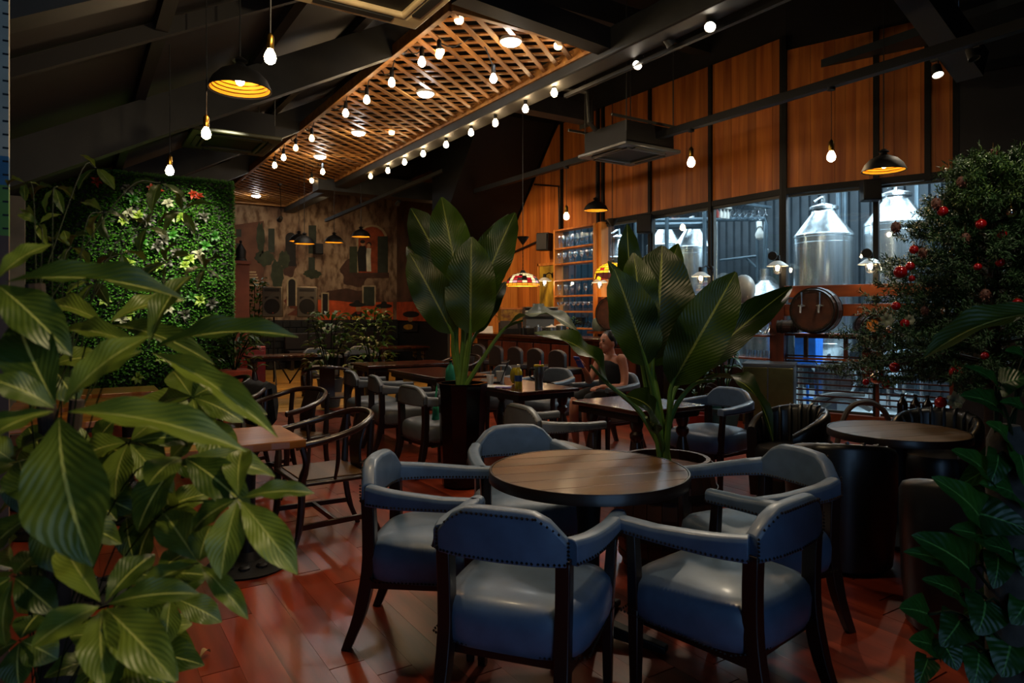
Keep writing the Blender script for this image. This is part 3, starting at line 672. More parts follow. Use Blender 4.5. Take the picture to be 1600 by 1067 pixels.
def barrel_chair(loc, rz, label, group='leather armchairs', grey=False):
    if grey in CH: return dup(CH[grey], loc, rz, label, group)
    lm = M['leather_g'] if grey else M['leather']
    t = thing('leather_armchair', label, 'chair', loc, rz, group)
    # back panel and arms: one U path from arm tip to arm tip
    bk = [(-.225, -.245), (-.12, -.272), (0, -.28), (.12, -.272), (.225, -.245)]
    zt = [.722, .80, .806, .80, .722]; xs = [(-.225, -.245), (-.17, -.262)]+[(-.12+.24*k/6, -.28+.008*abs(k-3)/3) for k in range(7)]+[(.17, -.262), (.225, -.245)]
    zz = [.715, .775]+[.80+.006*math.sin(PI*k/6) for k in range(7)]+[.775, .715]
    MB().rings(rail_sections(xs, [.032]*11, [.628]*11, zz)).obj('back_panel', lm, t, bevel=.004)
    for s in (-1, 1):
        pa = arc([(s*.228, -.243, 0), (s*.268, -.13, 0), (s*.288, .02, 0), (s*.296, .16, 0), (s*.298, .25, 0)], 4); n = len(pa)
        zt_ = [.715-.028*min(1, k/(n-1)*1.6) for k in range(n)]; hw = [.034]*(n-1)+[.03]; zb = [.628+.004*k/(n-1) for k in range(n)]
        MB().rings(rail_sections([tuple(p) for p in (pa if s > 0 else pa[::-1])], hw if s > 0 else hw[::-1], zb if s > 0 else zb[::-1], zt_ if s > 0 else zt_[::-1])).obj('arm', lm, t, bevel=.004)
    # domed cushion
    rs = []
    for z, k in ((.30, .90), (.31, .97), (.34, 1.0), (.40, 1.01), (.44, .985), (.462, .92), (.478, .78), (.488, .5), (.492, .2)):
        ring = []
        for i in range(32):
            a = 2*PI*i/32; c, s_ = math.cos(a), math.sin(a); e = .5
            x = abs(c)**e*(1 if c > 0 else -1)*.285*k; y = abs(s_)**e*(1 if s_ > 0 else -1)*.275*k
            x *= 1+.06*(y/.27); ring.append((x, y+.0, z))
        rs.append(ring)
    MB().rings(rs).obj('seat', lm, t, ang=60)
    MB().lo((-.235, -.235, .27), (.235, .245, .31)).obj('seat_rail', M['darkwood'], t)
    # legs: front posts rise to the arms, rear sabre legs to the back panel
    for s in (-1, 1):
        MB().bar((s*.262, .205, 0), (s*.262, .205, .34), .032, .034, .044, .046).bar((s*.262, .205, .34), (s*.285, .20, .64), .044, .046, .036, .038).obj('front_leg', M['darkwood'], t, bevel=.004)
        pts = arc([(s*.225, -.345, 0), (s*.215, -.285, .16), (s*.21, -.25, .34), (s*.212, -.245, .5), (s*.215, -.25, .65)], 3)
        rs = [[(p.x+a, p.y+b, p.z) for a, b in ((-w, -h), (w, -h), (w, h), (-w, h))] for i, p in enumerate(pts) for w, h in ((.019+.006*min(1, i/4), .02+.008*min(1, i/4)),)]
        MB().rings(rs).obj('rear_leg', M['darkwood'], t, bevel=.004)
    st = MB()
    def nail(p): st.add([(p[0], p[1]-.006, p[2]), (p[0]+.006, p[1], p[2]), (p[0], p[1]+.006, p[2]), (p[0]-.006, p[1], p[2]), (p[0], p[1], p[2]+.006), (p[0], p[1], p[2]-.006)], [(0, 1, 4), (1, 2, 4), (2, 3, 4), (3, 0, 4), (1, 0, 5), (2, 1, 5), (3, 2, 5), (0, 3, 5)])
    def run(path, z0, z1, off):
        L = 0; ps = [Vector((p[0], p[1], 0)) for p in path]; tot = sum((ps[i+1]-ps[i]).length for i in range(len(ps)-1)); d = 0
        for i in range(len(ps)-1):
            seg = ps[i+1]-ps[i]; l = seg.length; nn = Vector((-seg.y, seg.x, 0)).normalized()
            while d < l:
                p = ps[i]+seg*(d/l)+nn*off; f = (L+d)/tot; nail((p.x, p.y, z0+(z1-z0)*f)); d += .0165
            d -= l; L += l
    for o in (.034, -.034): run(xs, .638, .638, o)
    for k in range(10):
        for o in (-.034,): pass
    for i in range(15):    # along the raised top edge outside
        x = -.125+.25*i/14; nail((x, -.314, .785))
    for s in (-1, 1):
        for i in range(5): nail((s*(.132+.018*i), -.306+.006*i, .783-.012*i))
        for i in range(6): nail((s*.236, -.28, .645+.013*i))
        pa = [tuple(p) for p in arc([(s*.228, -.243, 0), (s*.268, -.13, 0), (s*.288, .02, 0), (s*.296, .16, 0), (s*.298, .25, 0)], 4)]
        for o in (.036, -.036): run(pa, .638, .642, o)
    run([(-.275, .26), (-.28, -.2), (-.20, -.255), (.20, -.255), (.28, -.2), (.275, .26), (.2, .272), (-.2, .272), (-.275, .26)], .317, .317, -.006)
    st.obj('nail_trim', M['studs'], t, kind='stuff', ang=0)
    CH[grey] = t; return t
HS = {}
def hoop_chair(loc, rz, label, group='dark wooden hoop armchairs'):
    if HS: return dup(HS[0], loc, rz, label, group)
    t = thing('hoop_armchair', label, 'chair', loc, rz, group); w = M['darkwood']
    hp = arc([(-.30, .27, .665), (-.315, .10, .69), (-.29, -.10, .735), (-.18, -.245, .785), (0, -.29, .80), (.18, -.245, .785), (.29, -.10, .735), (.315, .10, .69), (.30, .27, .665)], 5)
    MB().tube(hp, .021, 10, .85).obj('hoop_rail', M['darkwood_h'], t)
    rs = []
    for k in range(8):
        f = k/7; y = -.215-.065*f+.035*math.sin(PI*f); z = .44+.345*f; rs.append([(-.085, y+.008, z), (.085, y+.008, z), (.09, y-.008, z), (-.09, y-.008, z)])
    MB().rings(rs).obj('back_splat', w, t, bevel=.003)
    MB().lo((-.27, -.225, .415), (.27, .25, .44)).obj('seat_frame', w, t, bevel=.01)
    MB().lo((-.225, -.19, .438), (.225, .21, .447)).obj('seat_board', M['tabletop'], t, bevel=.003)
    for s in (-1, 1):
        MB().tube(arc([(s*.265, .30, 0), (s*.25, .245, .12), (s*.255, .225, .3), (s*.262, .225, .44), (s*.30, .21, .56), (s*.302, .235, .668)], 4), [.017]*5+[.022]*5+[.024]*5+[.02]*6, 8).obj('front_leg', w, t)
        MB().tube(arc([(s*.215, -.31, 0), (s*.21, -.245, .16), (s*.215, -.215, .36), (s*.22, -.22, .55), (s*.215, -.235, .775)], 4), [.017]*4+[.021]*4+[.024]*4+[.02]*5, 8).obj('rear_leg', w, t)
        MB().tube(arc([(s*.262, .02, .44), (s*.285, .01, .56), (s*.305, .02, .70)], 4), [.010, .011, .012, .013, .014, .013, .012, .011, .010], 6).obj('spindle', w, t)
        MB().bar((s*.25, .225, .17), (s*.212, -.235, .17), .022, .03).obj('stretcher', w, t)
    MB().bar((-.24, .0, .17), (.24, .0, .17), .022, .03).obj('stretcher', w, t)
    HS[0] = t; return t
TB = {}
def tub_chair(loc, rz, label):
    if TB: return dup(TB[0], loc, rz, label, 'black leather tub chairs')
    t = thing('tub_chair', label, 'chair', loc, rz, 'black leather tub chairs'); k = M['leather_k']
    n = 40; rs = []
    for i in range(n+1):
        a = math.radians(-40+260*i/n)      # opens towards +Y
        f = abs(i/n-.5)*2; top = .735-.17*f**2.2; c, s = math.cos(a), math.sin(a); ring = []
        for r, z in ((.315, .03), (.335, .25), (.345, .5), (.345, top-.035), (.33, top-.006), (.305, top), (.28, top-.006), (.262, top-.04), (.255, .42), (.255, .03)):
            ring.append((r*c, -r*s, z))
        rs.append(ring)
    MB().rings(rs).obj('shell', k, t, ang=50)
    MB().lathe([(.0, .20), (.25, .20), (.27, .26), (.272, .39), (.25, .43), (.15, .445), (0, .45)], 32).obj('seat', k, t, ang=50)
    MB().lathe([(0, .0), (.25, 0), (.26, .03), (.25, .20), (0, .20)], 28).obj('base', M['black'], t)
    ri = MB()
    for i in range(13):
        a = math.radians(-25+230*i/12); f = abs(i/12-.5)*2; top = .735-.17*f**2.2; c, s = math.cos(a), -math.sin(a)
        ri.tube([(.25*c, .25*s, .44), (.252*c, .252*s, top-.05), (.275*c, .275*s, top-.004), (.305*c, .305*s, top+.006)], [.018, .018, .014, .008], 6)
    ri.obj('quilted_rib', k, t, kind='stuff')
    for o in t.children: o.scale = (.87, .87, 1)
    TB[0] = t; return t
def plan(c, d): return cz(c, d)
# chairs round the table nearest the camera
barrel_chair(plan(.055, 2.54), face(.34, .94), 'blue leather armchair seen from behind, nearest the camera, in front of round table')
barrel_chair(plan(.80, 2.60), face(-.66, .75), 'blue leather armchair seen from behind on the near right of the round table')
barrel_chair(plan(-.35, 3.14), face(.99, -.10), 'blue leather armchair at the left side of the round table, facing right')
barrel_chair(plan(.08, 3.72), face(.25, -.97), 'blue leather armchair behind the round table with its inner back showing')
barrel_chair(plan(1.14, 3.20), face(-.93, -.36), 'blue leather armchair right of the round table, beside the black tub chair')
# others
barrel_chair((4.58, 4.0, 0), PI/2+.05, 'blue grey armchair behind the barrel planter, facing the mahogany tables', 'leather armchairs')
G = 'grey leather armchairs'
barrel_chair((2.95, 4.05, 0), -PI/2-.05, 'grey leather armchair behind the back chair of the round table, side-on', G, True)
barrel_chair((2.84, 5.73, 0), -PI/2+.1, 'grey leather armchair half hidden by the tall black pot', G, True)
barrel_chair((2.93, 6.80, 0), -PI/2-.12, 'grey leather armchair with a shining seat left of the tall black pot', G, True)
barrel_chair((2.92, 7.53, 0), -PI/2-.05, 'grey leather armchair directly behind the one with the shining seat', G, True)
barrel_chair((4.86, 5.68, 0), PI/2, 'grey leather armchair in which the woman sits', G, True)
barrel_chair((4.62, 6.5, 0), PI/2+.3, 'grey leather armchair behind the drinks, past the woman', G, True)
barrel_chair((4.30, 7.25, 0), PI/2+.1, 'grey leather armchair by the white cups, far side of the table', G, True)
barrel_chair((3.85, 12.6, 0), PI+.1, 'grey leather armchair at the back under the loudspeakers', G, True)
barrel_chair((4.75, 12.9, 0), PI-.3, 'grey leather armchair at the back, right of the one under the loudspeakers', G, True)
hoop_chair((1.36, 4.36, 0), PI/2+.02, 'dark wooden hoop armchair at the end of the closest slab table')
hoop_chair((1.50, 5.80, 0), PI/2+.45, 'dark wooden hoop armchair behind the closest hoop armchair')
hoop_chair((1.16, 6.45, 0), PI/2+.25, 'dark wooden hoop armchair with a denim jacket on it')
hoop_chair((1.22, 7.35, 0), PI/2+.1, 'dark wooden hoop armchair in front of the orange planter')
hoop_chair((2.66, 8.38, 0), -.35, 'dark wooden armchair on the edge of the yellow floor')
hoop_chair((5.02, 9.3, 0), PI/2+.5, 'dark hoop armchair behind the mahogany tables, pale rim showing')
ja = arc([(-.16, -.26, .5), (-.17, -.30, .72), (-.15, -.28, .83), (-.13, -.2, .78), (-.13, -.16, .55)], 4)
rs = []
for k in range(9):
    x = -.24+.48*k/8; q = .02*math.sin(k*2.1)
    rs.append([(x, -.16+q, .50-.05*math.sin(k)), (x, -.17, .66), (x*.9, -.20, .80), (x*.85, -.27, .835+q*.5), (x*.9, -.335, .80), (x, -.34-q, .62), (x, -.325, .46+.04*math.cos(k*1.7)), (x, -.315, .5), (x*.9, -.29, .78), (x*.9, -.2, .77)])
jk = MB().rings(rs).obj('jacket', M['denim'], None, (1.16, 6.45, 0), PI/2+.25, ang=60); tag(jk, 'dark denim jacket hung over a hoop armchair back', 'jacket')
# tub chairs and the smaller round table
tub_chair(plan(1.92, 4.0), face(.3, 1), 'black leather tub chair with its smooth round back to the camera')
tub_chair(plan(2.12, 5.25), face(-.9, -.42), 'black leather tub chair with ribbed inside, in front of the steel cabinet')
tub_chair(plan(2.10, 3.10), face(.5, .9), 'black leather tub chair half hidden behind the climbing plant')
tub_chair(plan(3.1, 5.0), face(-.7, -.7), 'black leather tub chair behind the small round table by the tree')
def round_table(c, d, r, label, nb, zt=.75):
    p = plan(c, d); t = thing('round_table', label, 'table', p, -YAW+.28, 'round tables'); w = 2*r*.97/nb
    for k in range(nb):
        y0, y1 = -r*.97+k*w+.0015, -r*.97+(k+1)*w-.0015; top, bot = [], []
        for j in range(9):
            y = y0+(y1-y0)*j/8; x = math.sqrt(max((r*.97)**2-y*y, 0)); top.append((x, y)); bot.append((-x, y))
        pts = [(a, b, zt-.03) for a, b in top+bot[::-1]]
        MB().prism(pts, (0, 0, .03)).obj('plank', M['tabletop'], t, bevel=.002, ang=0)
    MB().lathe([(r*.975, zt-.045), (r, zt-.045), (r, zt-.006), (r*.992, zt+.001), (r*.975, zt+.001)], 64, loop=True).obj('rim', M['darkwood'], t)
    MB().lathe([(0, zt-.045), (r*.98, zt-.045), (r*.98, zt-.03), (0, zt-.03)], 48).obj('underside', M['darkwood'], t)
    MB().lathe([(.16, zt-.05), (.15, zt-.08), (.06, zt-.10), (.05, .5), (.05, .12), (.09, .06)], 24).obj('column', M['black'], t)
    for k in range(4):
        a = PI/4+k*PI/2; c_, s_ = math.cos(a), math.sin(a)
        MB().bar((0, 0, .07), (.36*c_, .36*s_, .02), .07, .07, .05, .03).obj('foot', M['black'], t, bevel=.008)
    return t
round_table(.345, 3.08, .45, 'round plank table with dark rim encircled by blue armchairs', 6)
round_table(2.517, 4.46, .42, 'smaller round wooden table between black tub chairs by the tree', 4, .69)
# slab tables on the left
def slab_table(x0, x1, y0, y1, label):
    t = thing('slab_table', label, 'table', ((x0+x1)/2, (y0+y1)/2, 0), 0, 'live edge slab tables'); a, b = (x1-x0)/2, (y1-y0)/2; r = random.Random(int(y0*100))
    top, n = [], 14
    for i in range(n+1): top.append((-a+2*a*i/n, -b+r.uniform(-.012, .012)))
    for i in range(n+1): top.append((a-2*a*i/n, b+r.uniform(-.012, .012)))
    MB().prism([(x, y, .705) for x, y in top], (0, 0, .045)).obj('table_top', M['slab'], t, bevel=.006, ang=0)
    for s in (-1, 1):
        MB().lathe([(.0, .0), (.22, .0), (.23, .012), (.2, .03), (.08, .05), (.045, .09), (.04, .4), (.045, .62), (.09, .69), (.12, .705)], 24, (s*a*.62, 0, 0)).obj('pedestal', M['black'], t)
        o = MB()
        for k in range(10): o.ell((s*a*.62+.15*math.cos(k*PI/5), .15*math.sin(k*PI/5), .04), (.035, .035, .02), 8, 5)
        o.obj('base_ornament', M['black'], t, kind='stuff')
    return t
slab_table(-.22, 1.09, 3.82, 4.42, 'live edge slab table nearest the camera at the left')
slab_table(-.35, .62, 5.22, 5.82, 'second live edge slab table from the camera, behind the big leaves')
slab_table(-.4, .55, 6.08, 6.62, 'third live edge slab table from the camera')
slab_table(-.4, .66, 6.95, 7.5, 'farthest live edge slab table, nearest to the plant wall')
# mahogany tables with turned legs
def mahogany(x0, x1, y0, y1, label):
    t = thing('dining_table', label, 'table', ((x0+x1)/2, (y0+y1)/2, 0), 0, 'mahogany tables'); a, b = (x1-x0)/2, (y1-y0)/2
    MB().lo((-a, -b, .715), (a, b, .75)).obj('table_top', M['mahog'], t, bevel=.008)
    MB().lo((-a+.03, -b+.05, .66), (a-.03, b-.05, .716)).obj('apron', M['darkwood'], t)
    for sx in (-1, 1):
        for sy in (-1, 1):
            MB().lathe([(.035, 0), (.045, .02), (.03, .05), (.05, .12), (.062, .3), (.05, .42), (.03, .5), (.05, .53), (.05, .56), (.035, .58), (.05, .62), (.05, .665)], 20, (sx*(a-.10), sy*(b-.14), 0)).obj('leg', M['darkwood_h'], t)
    return t
mahogany(3.33, 4.02, 5.08, 6.45, 'dark mahogany table carrying the drinks and laptop')
mahogany(3.40, 4.08, 3.61, 4.40, 'dark mahogany table behind the banana plant in the barrel')
mahogany(3.33, 4.05, 6.72, 8.1, 'dark mahogany table left of the black pot')
mahogany(3.3, 4.6, 8.7, 9.4, 'far long dark mahogany table before the potted shrubs')
# objects on the drinks table
def cup(px, py, label, h=.1, r=.04):
    p = onz(px, py, .75); t = thing('paper_cup', label, 'cup', p, 0, 'white paper cups')
    MB().lathe([(0, 0), (r*.72, 0), (r, h), (r*1.06, h), (r*1.02, h+.005), (r*.95, h), (r*.7, .006), (0, .006)], 20).obj('cup_body', M['paper'], t)
    MB().bar((0, 0, .01), (.02, .02, h+.05), .008, .002).obj('stir_stick', M['pine'], t); return t
cup(766, 601, 'smaller white paper cup with a stir stick, beside the bigger cup', .095, .038)
cup(782, 598, 'bigger white paper cup with a stir stick on the drinks table', .115, .046)
p = onz(810, 607, .75); t = thing('drink_bottle', 'clear plastic bottle of yellow drink with blue label', 'bottle', p)
MB().lathe([(0, 0), (.034, 0), (.036, .02), (.033, .08), (.036, .12), (.036, .15), (.03, .17), (.016, .19), (.014, .2), (0, .2)], 20).obj('bottle_body', M['lemon'], t)
MB().lathe([(.0365, .07), (.037, .07), (.037, .125), (.0365, .125)], 20, loop=True).obj('paper_label', mat('blue_label', '#1a3a7a', .5), t)
MB().lathe([(0, .2), (.017, .2), (.017, .225), (0, .226)], 14).obj('cap', M['white'], t)
t = thing('snack_bag', 'crumpled yellow snack bag behind the drink bottle', 'bag', onz(804, 600, .75))
MB().ell((0, 0, .085), (.05, .035, .085), 12, 8).obj('bag_body', M['lemon'], t); MB().lo((-.04, -.004, .165), (.04, .004, .19)).obj('bag_seam', M['paper'], t)
p = onz(842, 607, .75); t = thing('tumbler', 'grey metal tumbler with handle and pink straw', 'cup', p)
MB().lathe([(0, 0), (.036, 0), (.037, .09), (.048, .11), (.05, .2), (.048, .205), (0, .206)], 22).obj('tumbler_body', M['tumb'], t)
MB().lathe([(0, .206), (.049, .206), (.047, .222), (0, .222)], 22).obj('lid', M['lemon'], t)
MB().tube([(.01, 0, .2), (.015, 0, .26)], .006, 8).obj('straw', M['pink'], t)
MB().tube(arc([(-.05, 0, .18), (-.095, 0, .19), (-.10, 0, .12), (-.05, 0, .09)], 5), .008, 8).obj('handle', M['black'], t)
p = onz(775, 601, .75); t = thing('laptop', 'open dark laptop on the drinks table behind the bottle', 'laptop', p+Vector((.12, .3, 0)), -2.2)
MB().lo((-.16, -.11, 0), (.16, .11, .015)).obj('keyboard_base', M['grey'], t, bevel=.003)
MB().add([(-.16, .11, .01), (.16, .11, .01), (.16, .18, .21), (-.16, .18, .21), (-.16, .118, .01), (.16, .118, .01), (.16, .188, .21), (-.16, .188, .21)], [(0, 1, 2, 3), (7, 6, 5, 4), (0, 4, 5, 1), (1, 5, 6, 2), (2, 6, 7, 3), (3, 7, 4, 0)]).obj('screen_lid', M['black'], t)
o = MB().lo((-.1, -.14, 0), (.1, .14, .006)).obj('magazine', M['paper'], None, onz(772, 604, .75), .5); tag(o, 'thin white magazine under the paper cups', 'magazine')
o = MB().lo((-.036, -.075, 0), (.036, .075, .009)).obj('phone', M['purple'], None, onz(786, 606, .75), .9, bevel=.003); tag(o, 'purple phone lying on the drinks table edge', 'phone')
# green cloth bag hanging at the chair by the pot
rs = []
for k in range(9):
    f = k/8; w_ = .05+.06*f+.012*math.sin(k*2); d_ = .018+.03*math.sin(PI*f)
    rs.append([(w_*math.cos(a)*(1+.12*math.sin(3*a+k)), d_*math.sin(a), -.44*f) for a in [2*PI*i/14 for i in range(14)]])
t = thing('cloth_bag', 'green cloth bag hanging behind the tall black pot', 'bag', at(684, 622, 6.25), .5)
MB().rings(rs).obj('bag_body', M['green'], t, ang=70); MB().tube(arc([(-.04, 0, -.02), (0, 0, .12), (.04, 0, -.02)], 5), .01, 6).obj('strap', M['green'], t)
t = thing('green_bottle', 'teal plastic bottle standing behind the banana stem', 'bottle', onz(704, 596, .75))
MB().lathe([(0, 0), (.05, 0), (.055, .03), (.052, .12), (.03, .16), (.015, .18), (.015, .2), (0, .2)], 18).obj('bottle_body', M['green'], t); MB().lathe([(0, .2), (.018, .2), (.018, .22), (0, .22)], 12).obj('cap', M['black'], t)
# dry fallen leaf on the floor
o = link('fallen_leaf', leaf_mesh('ell', mat('dry_leaf', '#8a6a3a', .8), .3, .4, 0, 9), None, onz(312, 1030, .006), -.9); o.scale = (.03, .06, .06); tag(o, 'small dry curled leaf lying on the red floor', 'leaf')
# ================================================================ PLANTS
def big_leaf_plant(name, label, base, leaves, width_k, stalk_r, group='banana plants'):
    """leaves: (px, py of leaf foot, px, py of tip, depth offset of tip, width px, up vector, arch)"""
    t = thing(name, label, 'plant', base, 0, group); d0 = (base.x*FD.x+base.y*FD.y)
    for i, (ax, ay, bx, by, da, db, wp, arch, upk) in enumerate(leaves):
        a, b = at(ax, ay, d0+da)-base, at(bx, by, d0+db)-base
        up = (-FD*1.0+Vector((0, 0, .35))).lerp(Vector((0, 0, 1)), upk)
        dd = d0+(da+db)/2
        leaf(t, a, b, wp*dd/F_PX, up, leaf_mesh('banana', M['banana'], arch, .10, .045, i))
        foot = Vector((R.uniform(-.03, .03), R.uniform(-.03, .03), 0))
        MB().tube(arc([foot, foot.lerp(a, .55)+Vector((foot.x*1.0, foot.y, .05)), a, a.lerp(b, .25)+up.normalized()*arch*.7*(b-a).length*.75], 4), [stalk_r*(1-.05*k) for k in range(13)], 7).obj('stalk', M['stalk'], t)
    return t
# tall glazed pot with a banana plant
pb = cz(-.42, 5.75); pot = thing('tall_pot', 'tall black glazed tapering pot with a banana plant', 'pot', pb)
MB().lathe([(.14, 0), (.17, .02), (.205, .8), (.215, .85), (.215, .87), (.185, .87), (.18, .83), (0, .82)], 10).obj('pot_body', M['glaze'], pot, ang=20)
MB().lathe([(0, .815), (.182, .815), (.17, .83), (0, .84)], 16).obj('soil', M['soil'], pot)
big_leaf_plant('banana_plant', 'tall banana plant with upright leaves in the black glazed pot', pb+Vector((0, 0, .83)), [
 (722, 470, 690, 308, 0, .1, 66, .06, 0), (735, 520, 737, 370, -.12, -.15, 80, .05, 0), (706, 520, 640, 395, -.1, -.12, 62, .08, 0), (715, 460, 642, 325, .1, .2, 62, .06, 0),
 (742, 480, 805, 332, .05, .1, 58, .06, .05), (740, 470, 795, 335, .2, .35, 62, -.06, 0), (790, 512, 905, 520, -.1, -.35, 46, .22, .75), (716, 480, 636, 385, .15, .3, 52, .15, .1), (745, 520, 790, 440, .25, .4, 30, .1, .1)], 1, .022)
# barrel planter with the second banana plant
bb = cz(.90, 4.0); bl = thing('barrel_planter', 'old wooden half barrel planter of reddish soil behind the round table', 'planter', bb)
for k in range(22):
    a = 2*PI*k/22; hw = PI/22*.96; rs = []
    for z, r in ((0, .25), (.15, .285), (.32, .30), (.48, .285), (.61, .255)):
        rs.append([(q*math.cos(a+s), q*math.sin(a+s), z) for q, s in ((r, -hw), (r, hw), (r-.025, hw), (r-.025, -hw))])
    MB().rings(rs).obj('stave', M['barrel'], bl, ang=0)
for z, r in ((.07, .272), (.2, .298), (.44, .296), (.57, .27)): MB().lathe([(r-.004, z-.018), (r+.003, z-.018), (r+.003, z+.018), (r-.004, z+.018)], 44, loop=True).obj('hoop', M['hoop'], bl)
MB().lathe([(0, .50), (.25, .50), (.24, .555), (.1, .575), (0, .58)], 26).obj('soil', M['soil'], bl)
big_leaf_plant('banana_plant', 'broad banana plant in the wooden barrel planter', bb+Vector((0, 0, .57)), [
 (1000, 540, 990, 395, -.1, -.05, 62, .10, .05), (998, 520, 980, 350, .05, .1, 48, -.10, .0), (1010, 570, 960, 420, -.15, -.2, 78, .05, 0), (1020, 560, 1035, 384, -.05, .1, 108, .06, 0),
 (1050, 600, 1150, 425, -.15, -.25, 84, .10, .1), (1060, 600, 1238, 448, .0, .15, 50, .10, .15), (1020, 570, 1068, 440, .1, .2, 84, .05, 0), (1010, 520, 1060, 380, .2, .35, 46, .05, 0),
 (1018, 670, 978, 618, -.25, -.5, 62, .18, .35), (1085, 600, 1208, 690, -.1, -.45, 34, .34, .8), (1000, 500, 950, 408, .1, .05, 28, .05, 0), (950, 600, 835, 520, .0, -.2, 44, .16, .5)], 1, .02)

# palmate foreground plant on the left
mt = thing('money_tree', 'big money tree with hand shaped leaves close to the camera', 'plant', cz(-.78, 1.15))
mt0 = mt.location.copy()
PM = [leaf_mesh('ell', M['pachira'], .10, .14, .03, k) for k in range(4)]
def fan(hx, hy, d, lvs):
    h = at(hx, hy, d)-mt0
    for i, (tx, ty, dd, wp) in enumerate(lvs):
        tip = at(tx, ty, d+dd)-mt0; up = Vector((0, 0, .9))-FD*.8+RT*R.uniform(-.2, .2)
        leaf(mt, h+(tip-h)*.05, tip, wp*(d+dd/2)/F_PX, up, PM[i % 4])
    MB().tube(arc([Vector((R.uniform(-.03, .03), R.uniform(-.03, .03), max(.2, h.z-.35))), h.lerp(Vector((0, 0, h.z-.15)), .4), h], 5), .0012, 5).obj('leaf_stem', M['stem'], mt)
fan(90, 640, .80, [(145, 885, -.05, 128), (385, 706, .02, 58), (235, 525, .05, 58), (28, 500, .06, 84), (-25, 590, -.03, 50), (-40, 700, -.06, 60)])
fan(-10, 440, .85, [(112, 556, -.02, 70), (292, 470, .05, 52), (82, 382, .05, 40)])
fan(228, 545, .95, [(466, 527, .02, 46), (434, 684, -.05, 42), (98, 518, .04, 36), (120, 610, -.05, 50), (300, 430, .1, 40)])
fan(165, 505, 1.05, [(288, 470, .1, 40), (335, 570, -.02, 40), (70, 480, .06, 40)])
fan(160, 945, .82, [(312, 928, .02, 48), (275, 1066, -.06, 72), (48, 1012, -.05, 58), (242, 866, .08, 52), (100, 850, .08, 52), (165, 1080, -.08, 60)])
fan(372, 778, .92, [(492, 771, .02, 34), (465, 898, -.04, 56), (345, 905, -.05, 58), (300, 830, .0, 44), (380, 700, .08, 46)])
fan(285, 712, .98, [(392, 800, -.04, 62), (230, 760, -.05, 64), (215, 830, -.02, 60), (430, 745, .05, 40)])
fan(310, 880, .95, [(388, 968, -.03, 34), (255, 800, .05, 60), (210, 930, -.05, 40), (330, 820, .02, 50)])
fan(60, 800, .95, [(110, 900, -.03, 60), (-20, 870, 0, 56), (170, 780, .03, 56), (30, 720, .05, 60), (190, 850, .06, 50)])
fan(20, 900, .9, [(90, 960, -.02, 50), (-40, 950, -.02, 54), (70, 860, .05, 54), (10, 1010, 0, 50)])
fan(200, 690, 1.1, [(290, 640, .05, 60), (120, 720, .0, 56), (180, 780, -.05, 56), (270, 770, 0, 50), (320, 690, .05, 44)])
fan(300, 620, 1.15, [(380, 660, .0, 44), (240, 640, .03, 50), (320, 700, -.04, 52), (270, 580, .05, 40), (360, 600, .05, 40)])
fan(130, 770, 1.1, [(210, 800, .0, 60), (60, 780, .0, 60), (140, 850, -.05, 64), (100, 700, .05, 56), (190, 720, .05, 56)])
fan(240, 900, 1.05, [(300, 860, .04, 44), (330, 900, .0, 44), (180, 900, 0, 50), (230, 990, -.05, 50)])
fan(30, 1000, 1.0, [(90, 1030, 0, 56), (-30, 1040, 0, 50), (60, 960, .04, 50), (30, 1075, -.03, 50)])
fan(80, 570, 1.2, [(160, 560, .04, 50), (10, 560, .04, 46), (120, 630, 0, 52), (50, 640, 0, 52)])
for k in range(16):
    hx, hy, d = R.uniform(-10, 320), R.uniform(620, 1030), R.uniform(1.08, 1.35); sz = R.uniform(80, 115); a0 = R.uniform(0, 6)
    fan(hx, hy, d, [(hx+sz*math.cos(a0+2*PI*j/5), hy+sz*.75*math.sin(a0+2*PI*j/5)+15, R.uniform(-.08, .06), sz*R.uniform(.42, .55)) for j in range(5)])
for (hx, hy, d, sz) in ((85, 292, 1.5, 58), (150, 262, 1.8, 60), (250, 285, 1.7, 66), (160, 330, 1.6, 62), (60, 350, 1.5, 52), (230, 355, 1.6, 56), (285, 330, 1.75, 56), (190, 395, 1.5, 60), (110, 385, 1.45, 58), (260, 410, 1.6, 66), (320, 420, 1.7, 48), (150, 440, 1.4, 60), (40, 285, 1.6, 40)):
    sz *= .74; n = R.choice((4, 5, 5)); a0 = R.uniform(0, 6)
    fan(hx, hy, d, [(hx+sz*math.cos(a0+2*PI*k/n)*R.uniform(.7, 1.15), hy+sz*(.25+.75*abs(math.sin(a0+2*PI*k/n)))*(1 if R.random() < .7 else -.6), R.uniform(-.1, .1), sz*R.uniform(.32, .44)) for k in range(n)])
MB().tube(arc([(0, 0, .35), (.02, 0, .9), (-.02, .02, 1.5)], 5), [.03]*4+[.025]*4+[.015]*3, 10).obj('trunk', M['bark'], mt)
MB().tube(arc([(.06, .02, .35), (.0, .04, .8), (.04, .02, 1.3)], 5), [.026]*4+[.02]*4+[.012]*3, 10).obj('trunk', M['bark'], mt)
p = thing('plant_pot', 'dark round pot under the money tree', 'pot', mt0)
MB().lathe([(.12, 0), (.14, .02), (.18, .34), (.19, .36), (.17, .36), (.165, .33), (0, .33)], 28).obj('pot_body', M['black'], p); MB().lathe([(0, .325), (.166, .325), (0, .35)], 20).obj('soil', M['soil'], p)

